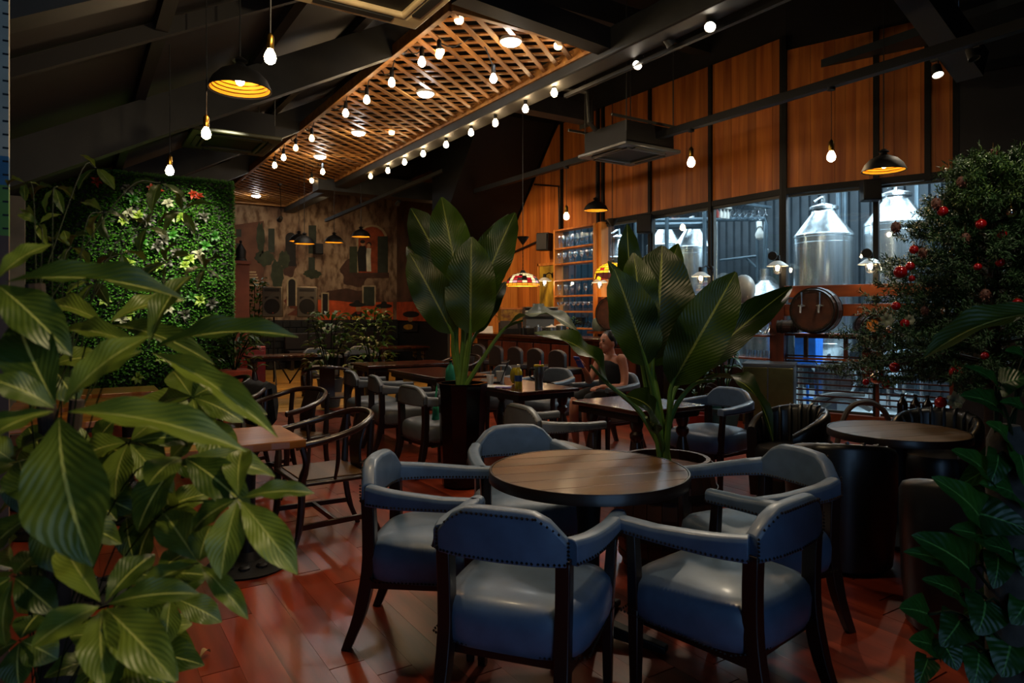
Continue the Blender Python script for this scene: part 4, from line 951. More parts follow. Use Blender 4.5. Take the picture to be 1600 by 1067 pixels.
# climbing plant on a post at the right edge
cp0 = cz(1.29, 1.78); cp = thing('climbing_plant', 'climbing plant with heart shaped leaves on a mossy post close to camera', 'plant', cp0)
MB().lathe([(.0, .25), (.045, .25), (.05, .8), (.045, 1.12), (.03, 1.16), (0, 1.165)], 14).obj('mossy_post', mat('mossy_post', '#2a2620', .95, 0, .5, 25, .8), cp)
HT = [leaf_mesh('heart', M['pothos'], .08, .12, .03, k) for k in range(3)]
def hl(bx, by, tx, ty, wp, d=1.75, dd=-.05, k=None):
    a, b = at(bx, by, d)-cp0, at(tx, ty, d+dd)-cp0
    leaf(cp, a, b, 1.25*wp*d/F_PX, Vector((0, 0, .6))-FD*.8+RT*R.uniform(-.3, .3), HT[R.randrange(3)])
    pz = Vector((R.uniform(-.03, .03), R.uniform(-.03, .03), max(.3, min(1.1, a.z-.1))))
    MB().tube(arc([pz, pz.lerp(a, .6)+Vector((0, 0, .04)), a], 4), .004, 5).obj('leaf_stem', M['stem'], cp)
for q in ((1558, 636, 1500, 618, 40), (1556, 602, 1505, 572, 22), (1600, 640, 1562, 628, 26), (1565, 600, 1610, 590, 44), (1548, 748, 1486, 703, 46), (1590, 775, 1530, 755, 44), (1535, 815, 1455, 745, 58), (1520, 800, 1610, 830, 60),
 (1560, 850, 1484, 826, 50), (1515, 890, 1424, 836, 66), (1480, 880, 1412, 862, 34), (1590, 870, 1534, 850, 50), (1620, 850, 1598, 900, 60), (1560, 870, 1552, 920, 40), (1500, 930, 1440, 905, 36), (1540, 940, 1526, 992, 62), (1580, 1000, 1565, 1058, 62),
 (1470, 1000, 1496, 1048, 46), (1450, 960, 1405, 950, 50), (1460, 1010, 1420, 1000, 40), (1575, 690, 1540, 660, 34), (1590, 700, 1600, 760, 44), (1560, 710, 1545, 760, 36), (1610, 930, 1580, 975, 56), (1500, 970, 1470, 1010, 50), (1600, 1010, 1620, 1067, 50), (1530, 1020, 1520, 1075, 50), (1450, 1030, 1432, 1075, 30), (1600, 560, 1570, 548, 26)): hl(*q)
for k in range(16): hl(1540+R.uniform(-40, 60), 720+k*20, 1540+R.uniform(-80, 70), 760+k*20, R.uniform(34, 52), 1.85, R.uniform(-.05, .1))
a, b = at(1640, 492, 1.5)-cp0, at(1443, 560, 1.5)-cp0
leaf(cp, a, b, .078, Vector((0, 0, 1))-FD*.5, leaf_mesh('banana', M['pachira'], .12, .14, .02, 5))
MB().tube(arc([(.0, 0, .9), (.05, .0, 1.2), a], 5), .006, 6).obj('leaf_stem', M['stem'], cp)
p = thing('plant_pot', 'dark pot holding the mossy post of the climbing plant', 'pot', cp0)
MB().lathe([(.11, 0), (.13, .02), (.17, .28), (.18, .3), (.16, .3), (.155, .27), (0, .27)], 26).obj('pot_body', M['black'], p); MB().lathe([(0, .265), (.156, .265), (0, .285)], 18).obj('soil', M['soil'], p)

# small potted plants
def shrub(base, label, h, w, n, potspec, L=.14, m='shrub', nm='potted_shrub', group=None):
    t = thing(nm, label, 'plant', base, 0, group); shape, pm, ph, pr = potspec
    if shape == 'square': MB().box((0, 0, ph/2), (pr*1.7, pr*1.7, ph), 0, 1.14).obj('pot', M[pm], t, bevel=.01)
    else: MB().lathe([(pr*.65, 0), (pr*.7, .01), (pr, ph-.03), (pr*1.06, ph), (pr*.92, ph), (pr*.9, ph-.03), (0, ph-.04)], 20).obj('pot', M[pm], t)
    me = [leaf_mesh('small', M[m], .2, .15, 0, k) for k in range(2)]
    for k in range(7):
        a = k*2*PI/7; MB().tube(arc([(0, 0, ph-.05), (w*.3*math.cos(a), w*.3*math.sin(a), ph+h*.4), (w*.6*math.cos(a), w*.6*math.sin(a), ph+h*(.75+.2*(k % 2)))], 3), .008, 5).obj('branch', M['stem'], t)
    for k in range(n):
        z = R.random()**.8; a = R.uniform(0, 2*PI); rr = w*math.sqrt(R.random())*(1-.45*z)
        b = Vector((rr*.75*math.cos(a), rr*.75*math.sin(a), ph+h*z)); d = Vector((math.cos(a), math.sin(a), R.uniform(-.3, .5))).normalized()*L*R.uniform(.7, 1.2)
        leaf(t, b, b+d, L*.42, (0, 0, 1), me[k % 2])
    return t
shrub(onz(516, 636, 0), 'leafy shrub in a grey tapered pot on the yellow floor', 1.0, .46, 130, ('lathe', 'potgrey', .45, .20), .2)
shrub(ony(580, 605, 11.8)*Vector((1, 1, 0)) if False else Vector((*ony(582, 600, 11.6).xy, 0)), 'leafy shrub in a square black pot before the mural', 1.0, .48, 130, ('square', 'glaze', .5, .24), .2)
shrub(Vector((*at(366, 620, 8.9).xy, 0)), 'dense low shrub in an orange clay planter by the plant wall', .55, .38, 110, ('square', 'orange', .72, .19), .17)
shrub(Vector((*at(1130, 650, 8.0).xy, 0)), 'glossy climbing plant in a teal pot beside the steel cabinet', .95, .26, 46, ('lathe', 'teal', .35, .19), .17, 'pothos')
shrub(Vector((*at(1090, 640, 8.0).xy, 0)), 'bright leafed plant in a red clay pot near the glass wall', .75, .26, 46, ('lathe', 'red', .28, .17), .16, 'pothos')
shrub(Vector((*at(893, 530, 11.2).xy, 1.1)), 'small green herbs in a pot on the bar counter', .2, .2, 40, ('lathe', 'black', .08, .09), .07, 'shrub', 'herb_pot')
shrub(Vector((*at(398, 520, 15.4).xy, 0)), 'tall wild hedge plant beside the terracotta pillar', 1.9, .5, 200, ('lathe', 'black', .3, .25), .2)

# living plant wall
GX0, GX1, GY, GZ = -.72, 1.92, 10.4, 3.30
lv = thing('plant_wall', 'tall green plant wall of small leaves and rosettes', 'plant wall', ((GX0+GX1)/2, GY, 0)); lv0 = lv.location
MB().lo((GX0-lv0.x, .02, 0), (GX1-lv0.x, .22, GZ)).obj('backing_panel', M['black'], lv)
it = []
for k in range(24000):
    x, z = R.uniform(GX0, GX1), R.uniform(.3, GZ); bump = .05*math.sin(x*5+z*3)*math.sin(z*6-x*2)
    if R.random() < .07: x = GX1-R.random()*.02; b = (x-lv0.x, R.uniform(0, .2), z); d = Vector((1, R.uniform(-.8, .2), R.uniform(-.6, .9)))
    else: b = (x-lv0.x, -bump-R.uniform(0, .07), z); d = Vector((R.uniform(-1, 1), -.9, R.uniform(-.8, .9)))
    s = R.uniform(.036, .058); it.append((b, d.normalized()*s, s*.75, (R.uniform(-.4, .4), -.5, 1)))
for k in range(1500):
    x = R.uniform(GX0, GX1); s = R.uniform(.04, .06); it.append(((x-lv0.x, R.uniform(-.05, .2), GZ), Vector((R.uniform(-.5, .5), R.uniform(-.6, .2), 1)).normalized()*s, s*.7, (0, -1, .2)))
leaf_cloud(it, 'foliage', M['hedge'], lv)
RM = {k: [leaf_mesh('small', M[k], .25, .2, 0, j) for j in range(2)] for k in ('lime', 'maroon', 'redleaf', 'paleleaf', 'deepleaf')}
def rosette(px, py, kind, n=6, L=.105):
    c = ony(px, py, GY-.06)-lv0; o = MB().ell((0, 0, 0), (.03, .03, .03), 8, 5).obj('rosette', M['stem'], lv, c); a0 = R.uniform(0, 6)
    for k in range(n):
        a = a0+2*PI*k/n+R.uniform(-.3, .3); d = Vector((math.cos(a), -.55-R.random()*.3, math.sin(a))).normalized()*L*R.uniform(.75, 1.2)
        leaf(o, (0, 0, 0), d, L*.5, (0, -1, .4), RM[kind][k % 2])
for px, py, kd in ((236, 295, 'redleaf'), (246, 300, 'redleaf'), (300, 304, 'redleaf'), (310, 308, 'redleaf'), (150, 285, 'redleaf'), (202, 333, 'paleleaf'), (215, 338, 'lime'), (262, 318, 'paleleaf'), (264, 340, 'paleleaf'), (282, 340, 'lime'), (230, 345, 'maroon'), (318, 340, 'maroon'), (300, 355, 'maroon'), (255, 375, 'maroon'), (268, 368, 'deepleaf'),
 (200, 296, 'maroon'), (206, 310, 'deepleaf'), (192, 345, 'lime'), (245, 385, 'maroon'), (222, 378, 'deepleaf'), (310, 398, 'paleleaf'), (296, 405, 'lime'), (288, 415, 'lime'), (245, 417, 'lime'), (200, 412, 'lime'), (260, 410, 'maroon'), (275, 395, 'maroon'), (320, 385, 'deepleaf'), (335, 370, 'deepleaf'),
 (275, 440, 'deepleaf'), (312, 470, 'lime'), (300, 465, 'deepleaf'), (330, 475, 'maroon'), (262, 482, 'paleleaf'), (245, 487, 'deepleaf'), (198, 492, 'lime'), (190, 500, 'paleleaf'), (322, 500, 'lime'), (330, 505, 'lime'), (288, 492, 'maroon'), (305, 510, 'lime'), (164, 470, 'lime'), (225, 520, 'lime'), (250, 560, 'lime'), (215, 590, 'lime')):
    rosette(px, py, kd, 6 if kd != 'redleaf' else 5, .105 if kd != 'redleaf' else .085)
# ================================================================ BAR
bar = thing('bar_counter', 'long dark mahogany bar counter along the pine wall', 'counter', (6.85, 9.35, 0))
MB().lo((-.33, -2.35, 1.03), (.30, 2.22, 1.08)).obj('counter_top', M['mahog'], bar, bevel=.01)
MB().lo((-.24, -2.3, 0), (.25, 2.2, 1.03)).obj('counter_body', M['darkwood'], bar)
for k in range(8): MB().lo((-.262, -2.27+k*.51, .12), (-.24, -1.81+k*.51, .95)).obj('front_panel', M['redwood'], bar, bevel=.008)
MB().lo((-.27, -2.33, .97), (-.235, 2.2, 1.03)).obj('front_rail', M['redwood_h'], bar)
first = None
for i, u in enumerate((10.22, 9.64, 9.06, 8.50, 7.94)):
    lb = '%s bar stool with rounded upholstered back, counted from the %s end of the bar' % (ORD[i], 'far')
    if first is None:
        t = first = thing('bar_stool', lb, 'stool', (6.05, u, 0), -PI/2, 'bar stools')
        pts = [(-.19, .0, .60)]+[(-.19, 0, .84)]+[(-.19*math.cos(PI*k/10), 0, .84+.09*math.sin(PI*k/10)) for k in range(1, 10)]+[(.19, 0, .84), (.19, 0, .60)]
        MB().prism([(x, -.21, z) for x, _, z in pts], (0, .07, 0)).obj('backrest', M['leather_b'], t, bevel=.015)
        MB().box((0, 0, .62), (.40, .40, .09)).obj('seat', M['leather_b'], t, bevel=.02)
        for sx in (-1, 1):
            for sy in (-1, 1): MB().bar((sx*.19, sy*.19, 0), (sx*.165, sy*.165, .58), .035, .035, .045, .045).obj('leg', M['darkwood'], t)
        for s in (-1, 1):
            MB().bar((-.18, s*.18, .22), (.18, s*.18, .22), .025, .03).obj('footrest', M['darkwood'], t); MB().bar((s*.18, -.18, .28), (s*.18, .18, .28), .025, .03).obj('footrest', M['darkwood'], t)
    else: dup(first, (6.05, u, 0), -PI/2, lb)
def on_bar(px, v=6.85): 
    p = onx(px, 500, v); return Vector((p.x, p.y, 1.08))
t = thing('coffee_machine', 'grey hooded coffee machine at the far end of the bar', 'machine', on_bar(843, 7.0), -.3)
MB().lo((-.3, -.2, .0), (.3, .2, .12)).obj('drip_base', M['black'], t, bevel=.01); MB().lo((-.26, -.05, .12), (.26, .2, .3)).obj('machine_back', M['steel_d'], t)
MB().lathe([(0, -.31), (.10, -.31), (.10, .31), (0, .31)], 20, (0, -.05, .38), (1, 0, 0)).obj('hood', M['steel_d'], t); MB().lo((-.3, -.18, .47), (.3, .14, .49)).obj('cup_tray', M['steel'], t)
for x in (-.1, .05): MB().lathe([(0, 0), (.03, 0), (.035, .06), (0, .06)], 12, (x, 0, .49)).obj('metal_jug', M['steel'], t)
t = thing('display_box', 'wooden display box with red and gold painted front beside the coffee machine', 'box', on_bar(797, 7.0), -.3)
MB().lo((-.22, -.13, .2), (.22, .13, .24)).lo((-.22, -.13, .45), (.22, .13, .48)).obj('wooden_frame', M['pine_h'], t); MB().lo((-.21, -.12, .24), (.21, .12, .45)).obj('painted_front', mat('painted_front', '#5a0f0c', .4, 0, .5, 14, 0, col2='#8a6a1c'), t)
MB().lo((-.2, -.11, 0), (.2, .11, .2)).obj('lower_case', M['black'], t)
t = thing('cash_register', 'dark cash register on the bar', 'register', on_bar(795, 6.72), -.4)
MB().lo((-.17, -.16, 0), (.17, .16, .10)).obj('drawer', M['black'], t, bevel=.006); MB().prism([(-.15, -.1, .1), (-.15, .12, .1), (-.15, .12, .22), (-.15, .02, .24)], (.3, 0, 0)).obj('keypad', M['leather_b'], t)
for i, (px, lb, r, h) in enumerate(((823, 'steel canister on the bar next to the cash register', .075, .14), (841, 'steel canister on the bar nearer the jug tray', .075, .13), (862, 'wide steel pot with white lid on the bar', .10, .14), (877, 'second wide steel pot with knobbed lid on the bar', .09, .17))):
    t = thing('steel_canister', lb, 'canister', on_bar(px, 6.78), 0, 'steel canisters on the bar')
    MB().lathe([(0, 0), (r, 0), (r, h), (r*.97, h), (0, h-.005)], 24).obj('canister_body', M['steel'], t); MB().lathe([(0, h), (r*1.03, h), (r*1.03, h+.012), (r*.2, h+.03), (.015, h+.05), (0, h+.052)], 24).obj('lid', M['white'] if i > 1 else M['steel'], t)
t = thing('menu_card', 'white folded menu card at the end of the bar', 'card', on_bar(757, 6.7), -.35)
MB().prism([(-.16, -.05, 0), (-.16, .05, 0), (-.16, 0, .13)], (.32, 0, 0)).obj('card', M['paper'], t, ang=0)
# ladder, arcs, painting, wall boxes
t = thing('step_ladder', 'black folding ladder leaning at the low pine wall', 'ladder', (6.75, 11.84, 0), 0)
for s in (-1, 1):
    MB().bar((s*.2, -.2, 0), (s*.15, .0, 1.9), .05, .03).obj('side_rail', M['black'], t); MB().bar((s*.2, .2, 0), (s*.15, .02, 1.9), .04, .03).obj('rear_rail', M['black'], t)
for k in range(6): MB().lo((-.18, -.19+k*.032, .28*(k+1)), (.18, -.12+k*.032, .28*(k+1)+.025)).obj('step', M['black'], t)
o = MB(); 
for r in (.18, .28, .38): o.tube([(r*math.cos(a), 0, r*math.sin(a)) for a in [PI*k/16 for k in range(17)]], .005, 5)
p = at(791, 505, 13.6); o = o.obj('wire_arch', M['black'], None, (p.x, 12.05, p.z)); tag(o, 'three thin concentric wire arches on the pine wall', 'wall decoration')
t = thing('painting', 'tall yellow abstract painting in a wooden frame beside the glass shelf', 'painting', (7.87, 10.95, 2.02))
MB().lo((.0, -.30, -.62), (.012, .30, .38)).obj('canvas', mat('yellow_canvas', '#4a3608', .5, 0, .4, 6, 0, (1, 1, .4), col2='#b8952a'), t)
for a, b in (((-.02, -.34, -.66), (.015, -.29, .43)), ((-.02, .29, -.66), (.015, .34, .43)), ((-.02, -.34, .38), (.015, .34, .43)), ((-.02, -.34, -.66), (.015, .34, -.62))): MB().lo(a, b).obj('frame_board', M['pine'], t)
def wall_box(p, rz, w_, h_, label, tilt=0):
    t = thing('wall_speaker', label, 'speaker', p, rz, 'small black wall speakers')
    MB().prism([(-w_/2, -.12, -h_/2), (w_/2, -.12, -h_/2), (w_/2, -.10, h_/2), (-w_/2, -.10, h_/2)], (0, .2, 0)).obj('cabinet', M['black'], t, bevel=.012)
    MB().lo((-w_*.42, -.135, -h_*.44), (w_*.42, -.12, h_*.42)).obj('grille', M['dark'], t); MB().bar((0, .05, 0), (0, .22, .03), .04).obj('bracket', M['black'], t); return t
wall_box(onx(851, 378, 7.62), -1.1, .26, .34, 'black wall speaker on the planks left of the glass shelf')
wall_box(onx(1008, 350, 7.72), -.9, .24, .30, 'black wall speaker at the window header behind the banana leaf')
wall_box(at(1360, 298, 8.2), -.8, .20, .25, 'black wall speaker under the dome lamp by the fir tree')
wall_box(ony(497, 389, 18.25), 0, .22, .28, 'black wall speaker mounted on the mural')
MB().bar(onx(800, 395, 7.85), onx(868, 365, 7.85), .03).obj('cable_pipe', M['black'], wr)
MB().tube([onx(835, 288, 7.8), onx(873, 291, 7.8), onx(874, 360, 7.8)], .02, 6).obj('cable_pipe', M['black'], wr)
# wall sconces
SC0 = []
def sconce(p, rz, label, power=5):
    if SC0: t = dup(SC0[0], p, rz, label, 'wall sconces')
    else:
        t = thing('wall_sconce', label, 'lamp', p, rz, 'wall sconces'); SC0.append(t)
        MB().lathe([(0, 0), (.055, 0), (.055, .025), (0, .03)], 18, (0, .22, .08), (0, -1, 0)).obj('wall_mount', M['black'], t)
        MB().tube(arc([(0, .2, .08), (0, .1, .12), (0, 0, .06)], 4), .011, 8).obj('arm', M['black'], t)
        MB().lathe([(.0, .10), (.03, .10), (.035, .02), (.0, .02)], 14).obj('socket', M['black'], t)
        MB().lathe([(.035, .03), (.06, .02), (.135, -.035), (.135, -.04), (.06, .012), (.035, .02)], 28).obj('shade', M['white'], t)
        link('bulb', bulb_mesh(.026, M['bulb']), t, (0, 0, -.06))
        MB().lathe([(.045, .0), (.05, -.06), (.042, -.12), (.02, -.14), (0, -.142)], 16).obj('glass_cover', M['wine'], t)
        cg = MB()
        for k in range(4):
            a = k*PI/2; cg.tube([(.047*math.cos(a), .047*math.sin(a), .0), (.053*math.cos(a), .053*math.sin(a), -.06), (.044*math.cos(a), .044*math.sin(a), -.125), (0, 0, -.147)], .003, 4)
        cg.obj('wire_cage', M['black'], t)
    lamp('POINT', p+Vector((0, 0, -.06)), power, WARM2, .03, name='sconce_bulb')
sconce(onx(1095, 428, 7.66), -PI/2, 'white conical sconce on the middle window post')
sconce(rw(-.02, .26, 1.45+79*8.8/F_PX), RZ2+PI, 'white conical sconce on the corner post by the tap barrel')
sconce(at(1360, 408, 8.15), RZ2+PI, 'white conical sconce on the post left of the fir tree')
sconce(onx(937, 438, 7.50), -PI/2, 'caged sconce on the thick pine board right of the glass shelf', 7)
sconce(onx(851, 436, 7.55), -PI/2, 'caged sconce left of the glass shelf by the yellow painting', 7)
# glass shelf
sh = thing('glass_shelf', 'open pine wall shelf filled with rows of glasses', 'shelf', (7.78, 9.90, 0)); ZS = (3.02, 2.67, 2.38, 2.07, 1.775, 1.485, 1.18)
for y in (-.59, .59): MB().lo((-.10, y-.018, 1.0), (.10, y+.018, 3.04)).obj('side_board', M['pine'], sh)
for z in ZS: MB().lo((-.10, -.575, z-.014), (.10, .575, z+.014)).obj('shelf_board', M['pine_h'], sh)
MB().lo((.095, -.57, 1.0), (.103, .57, 3.0)).obj('glass_back', thin_glass('tinted_glass', (.75, .9, .95), .05, .3), sh)
MB().lo((7.76, 9.20, .9), (7.92, 9.31, 3.06)).obj('thick_board', M['pine'], wr, bevel=.004)
GP = {'flute': [(.03, 0), (.03, .004), (.005, .01), (.004, .08), (.02, .11), (.027, .17), (.024, .23)], 'wine': [(.035, 0), (.035, .004), (.006, .01), (.004, .085), (.03, .11), (.042, .145), (.04, .18), (.034, .205)], 'coupe': [(.034, 0), (.034, .004), (.006, .01), (.004, .10), (.02, .112), (.05, .15), (.054, .175)]}
GM = {k: MB().lathe(v+[(a-.0025, b) for a, b in v[::-1][:-2]], 14).mesh('wine_glass', M['wine']) for k, v in GP.items()}
for zi, kind, nr, rows, nm in ((1, 'flute', 8, 2, 'topmost shelf'), (2, 'wine', 7, 1, 'second shelf'), (4, 'wine', 6, 1, 'third filled shelf'), (5, 'coupe', 8, 1, 'lowest filled shelf')):
    for r_ in range(rows):
        for k in range(nr):
            y = .5-(1.0)*k/(nr-1); o = link('wine_glass', GM[kind], None, (7.78-.04+r_*.075, 9.90+y+R.uniform(-.01, .01), ZS[zi]+.014))
            rw_ = (', front row' if r_ == 0 else ', back row') if rows > 1 else ''
            tag(o, '%s glass from the far end of the %s%s' % (ORD[k], nm, rw_), 'glass', 'glasses on the '+nm)
def keg(label, c, ax, r, L, nm='barrel', mhead='barrelh', taps=False, group='small wooden kegs'):
    t = thing(nm, label, 'barrel', c, 0, group); a = Vector(ax).normalized(); q = Vector((0, 0, 1)).rotation_difference(a); n = 18
    for k in range(n):
        b = 2*PI*k/n; hw = PI/n*.97; rs = []
        for z, f in ((-L/2, .85), (-L/4, .96), (0, 1), (L/4, .96), (L/2, .85)): rs.append([q @ Vector((w_*math.cos(b+s), w_*math.sin(b+s), z)) for w_, s in ((r*f, -hw), (r*f, hw), (r*f-.02, hw), (r*f-.02, -hw))])
        MB().rings(rs).obj('stave', M['barrel'], t, ang=0)
    for s in (-1, 1):
        MB().lathe([(0, s*(L/2-.03)), (r*.83, s*(L/2-.03)), (r*.83, s*(L/2-.015)), (0, s*(L/2-.015))][::s], 28, (0, 0, 0), a).obj('head', M[mhead], t)
        for f in (.47, .28): MB().lathe([(r*(.87 if f > .4 else .955)-.01, s*L*f-.014), (r*(.87 if f > .4 else .955)+.006, s*L*f-.014), (r*(.87 if f > .4 else .955)+.006, s*L*f+.014), (r*(.87 if f > .4 else .955)-.01, s*L*f+.014)], 30, (0, 0, 0), a, loop=True).obj('hoop', M['hoop'], t)
    return t
keg('small keg lying on the bottom board of the glass shelf', (7.78, 10.25, 1.194+.095), (-.8, .6, 0), .095, .17)
t = thing('toy_tricycle', 'black toy cargo tricycle on the bottom board of the glass shelf', 'toy', (7.78, 9.72, 1.194))
for x, y in ((-.06, .12), (.06, .12), (0, -.14)): MB().lathe([(.045, -.006), (.06, -.006), (.06, .006), (.045, .006)], 18, (x, y, .06), (1, 0, 0), loop=True).bar((x, y-.05, .06), (x, y+.05, .06), .004).bar((x, y, .01), (x, y, .11), .004).obj('wheel', M['black'], t)
MB().lo((-.05, 0, .06), (.05, .17, .19)).obj('cargo_box', M['black'], t); MB().tube([(0, 0, .08), (0, -.14, .06), (0, -.11, .2), (0, -.16, .22)], .007, 6).obj('bike_frame', M['black'], t); MB().tube([(-.04, .02, .24), (0, 0, .22), (.04, .02, .24)], .006, 6).obj('handlebar', M['black'], t)
# barrel board next to the shelf
sb = thing('barrel_board', 'wooden wall board and beam carrying the big barrel and jug', 'shelf', (7.62, 8.7, 0))
MB().lo((-.18, -.5, 1.11), (.18, .5, 1.15)).obj('board', M['redwood_h'], sb); MB().lo((.10, -.5, 1.62), (.16, .5, 1.74)).obj('beam', M['pine_h'], sb)
for y in (-.46, .46): MB().lo((.06, y-.04, .6), (.14, y+.04, 1.74)).obj('upright', M['redwood'], sb)
keg('big dark barrel lying beside the green jug behind the banana leaves', (7.58, 8.62, 1.15+.30), (-1, -.25, 0), .30, .42, group='barrels')
t = thing('stoneware_jug', 'grey green stoneware jug next to the big dark barrel', 'jug', (7.62, 9.06, 1.15)); MB().lathe([(0, 0), (.12, 0), (.14, .03), (.145, .14), (.13, .2), (.08, .235), (.05, .25), (.055, .275), (.04, .28), (0, .27)], 26).obj('jug_body', M['jug'], t)
MB().lathe([(0, .275), (.045, .275), (.04, .3), (0, .305)], 14).obj('stopper', M['barrel'], t)
# decanter shelf in front of the long windows
ds = thing('decanter_shelf', 'dark red window shelf with decanters and tumblers behind the barrel plant', 'shelf', (7.72, 6.55, 0))
for z in (1.58, 1.165, .86): MB().lo((-.12, -.85, z-.02), (.12, .85, z)).obj('shelf_board', M['redwood_h'], ds)
for y in (-.83, .0, .83): MB().lo((.02, y-.03, .0), (.10, y+.03, 1.58)).obj('upright', M['redwood'], ds)
MB().lo((-.14, -.85, .0), (.10, .85, .72)).obj('low_cabinet', M['darkwood'], ds)
for px, lb in ((1181, 'wide glass decanter on the window shelf, left of its pair'), (1204, 'wide glass decanter next to the red post, right of its pair'), (1163, 'smaller glass carafe leftmost on the window shelf')):
    p = onx(px, 520, 7.70); p.z = 1.166; k = .85 if 'small' not in lb else .6
    o = MB().lathe([(a*k, b*k) for a, b in ((0, 0), (.10, 0), (.115, .02), (.10, .05), (.04, .11), (.02, .16), (.024, .22), (.04, .25), (.037, .25), (.018, .16), (.036, .11), (.095, .05), (.105, .02), (0, .006))], 24).obj('decanter', M['wine'], None, p); tag(o, lb, 'decanter', 'glass decanters')
for k, px in enumerate((1168, 1176, 1185, 1194, 1202)):
    p = onx(px, 555, 7.70); p.z = .861; o = MB().lathe([(0, 0), (.032, 0), (.038, .10), (.035, .10), (.03, .008), (0, .008)], 18).obj('tumbler_glass', M['wine'], None, p); tag(o, '%s upturned tumbler on the lowest window shelf' % ORD[k], 'glass', 'tumblers on the lowest window shelf')
p = onx(1162, 480, 7.66); t = thing('ceramic_egg', 'smooth grey egg shaped ceramic standing on the window shelf top', 'ornament', (p.x, p.y, 1.581)); MB().ell((0, 0, .20), (.155, .155, .20), 24, 14).obj('egg', M['ceramic'], t); MB().lathe([(0, 0), (.07, 0), (.06, .02), (0, .02)], 16).obj('foot_ring', M['ceramic'], t)
# tap rack on the turned wall
tk = thing('tap_rack', 'red stained timber rack in front of the brewery glass with barrels on its shelf', 'rack', rw(0, .10, 0), RZ2)
MB().lo((.03, -.02, 1.66), (1.86, .03, 1.81)).obj('beam', M['redwood_h'], tk, bevel=.004); MB().lo((.03, -.02, 1.42), (1.86, .03, 1.57)).obj('beam', M['redwood_h'], tk, bevel=.004)
for x, z0, z1, w_ in ((-.06, .55, 1.58, .09), (1.06, .62, 1.45, .11)): MB().lo((x-w_, -.05, z0), (x+w_, .06, z1)).obj('upright', M['redwood'], tk, bevel=.004)
n_ = -1
MB().lo((-.1, -.30, 1.165), (1.5, .03, 1.195)).obj('shelf_board', M['redwood_h'], tk)
MB().lo((.1, -.34, 1.13), (.9, -.2, 1.16)).obj('shelf_board', M['redwood_h'], tk)
for x in (.24, .72): MB().lo((x-.025, -.22, .84), (x+.025, -.17, 1.165)).obj('bracket', M['redwood'], tk)
MB().lo((-.1, -.05, .86), (1.5, .0, .885)).obj('rail', M['redwood_h'], tk)
for ch in tk.children: ch.matrix_basis = Matrix.Scale(-1, 4, (0, 1, 0)) @ ch.matrix_basis
M['slatwood'] = wood('slat_wood', '#240d07', '#38140a', 0, .5, .1)
ss = thing('slat_screen', 'screen of thin dark red level slats before the brewery glass', 'screen', rw(0, .035, 0), RZ2)
for k in range(9): MB().lo((.0, -.012, .32+k*.072), (1.88, .012, .340+k*.072)).obj('slat', M['slatwood'], ss, ang=0)
for x in (.02, 1.1, 1.86): MB().lo((x-.02, -.03, .2), (x+.02, -.012, .93)).obj('upright', M['redwood'], ss)
kg = keg('dark beer barrel with two chrome taps on the timber rack', rw(.477, .38, 1.195+.292), N2, .29, .42, group='barrels')
for x in (-.105, .10):
    tp = MB().lathe([(0, 0), (.02, 0), (.02, .05), (0, .05)], 14, (0, 0, 0), N2); v = E2*x+N2*.20+Vector((0, 0, .06))
    tp.tube([N2*.04, N2*.10+Vector((0, 0, -.01)), N2*.11+Vector((0, 0, -.09))], .014, 10).tube([N2*.05, N2*.05+Vector((0, 0, .05)), N2*.055+Vector((0, 0, .16))], [.008, .009, .014], 10).bar(N2*.05-E2*.04, N2*.05+E2*.04, .012)
    tp.obj('tap', M['steel'], kg, v)
keg('small keg with light band lying left of the tap barrel', rw(.10, .22, 1.195+.088), E2, .088, .24)
keg('small brown keg lying right of the tap barrel', rw(1.02, .24, 1.195+.115), E2*.55+N2*.83, .115, .30, mhead='pine')
for k, px in enumerate((1409, 1429, 1448, 1467)):
    tt = _t(px); s = (9*tt-3.58)/(.795+.606*tt); t = thing('beer_bottle', '%s dark growler bottle from the left on the window board' % ORD[k], 'bottle', rw(s, .04, .195), 0, 'growler bottles')
    MB().lathe([(0, 0), (.055, 0), (.058, .01), (.058, .17), (.05, .2), (.022, .245), (.018, .285), (0, .285)], 20).obj('bottle_body', M['bottle'], t); MB().lathe([(.019, .27), (.022, .27), (.022, .3), (0, .302)], 14).obj('cap', M['black'], t)
# steel cabinet
t = thing('steel_cabinet', 'stainless steel cabinet standing below the brewery window', 'cabinet', Vector((*at(1203, 600, 8.45).xy, 0)), -1.02)
MB().lo((-.29, -.25, .10), (.29, .25, .82)).obj('cabinet_body', M['steel_d'], t, bevel=.006); MB().lo((-.30, -.265, .82), (.30, .26, .845)).obj('cabinet_top', M['steel_d'], t)
for s in (-1, 1):
    d = MB().lo((s*.145-.138, -.268, .13), (s*.145+.138, -.25, .80)).obj('door', mat('steel_reflection_tint', '#6a6a44', .3, .9), t, bevel=.004)  # olive tint in the door colour imitates the reflection on this face
    for y in (-.22, .22): MB().lathe([(.018, 0), (.022, .1), (0, .1)], 10, (s*.26, y, 0)).obj('foot', M['steel'], t)
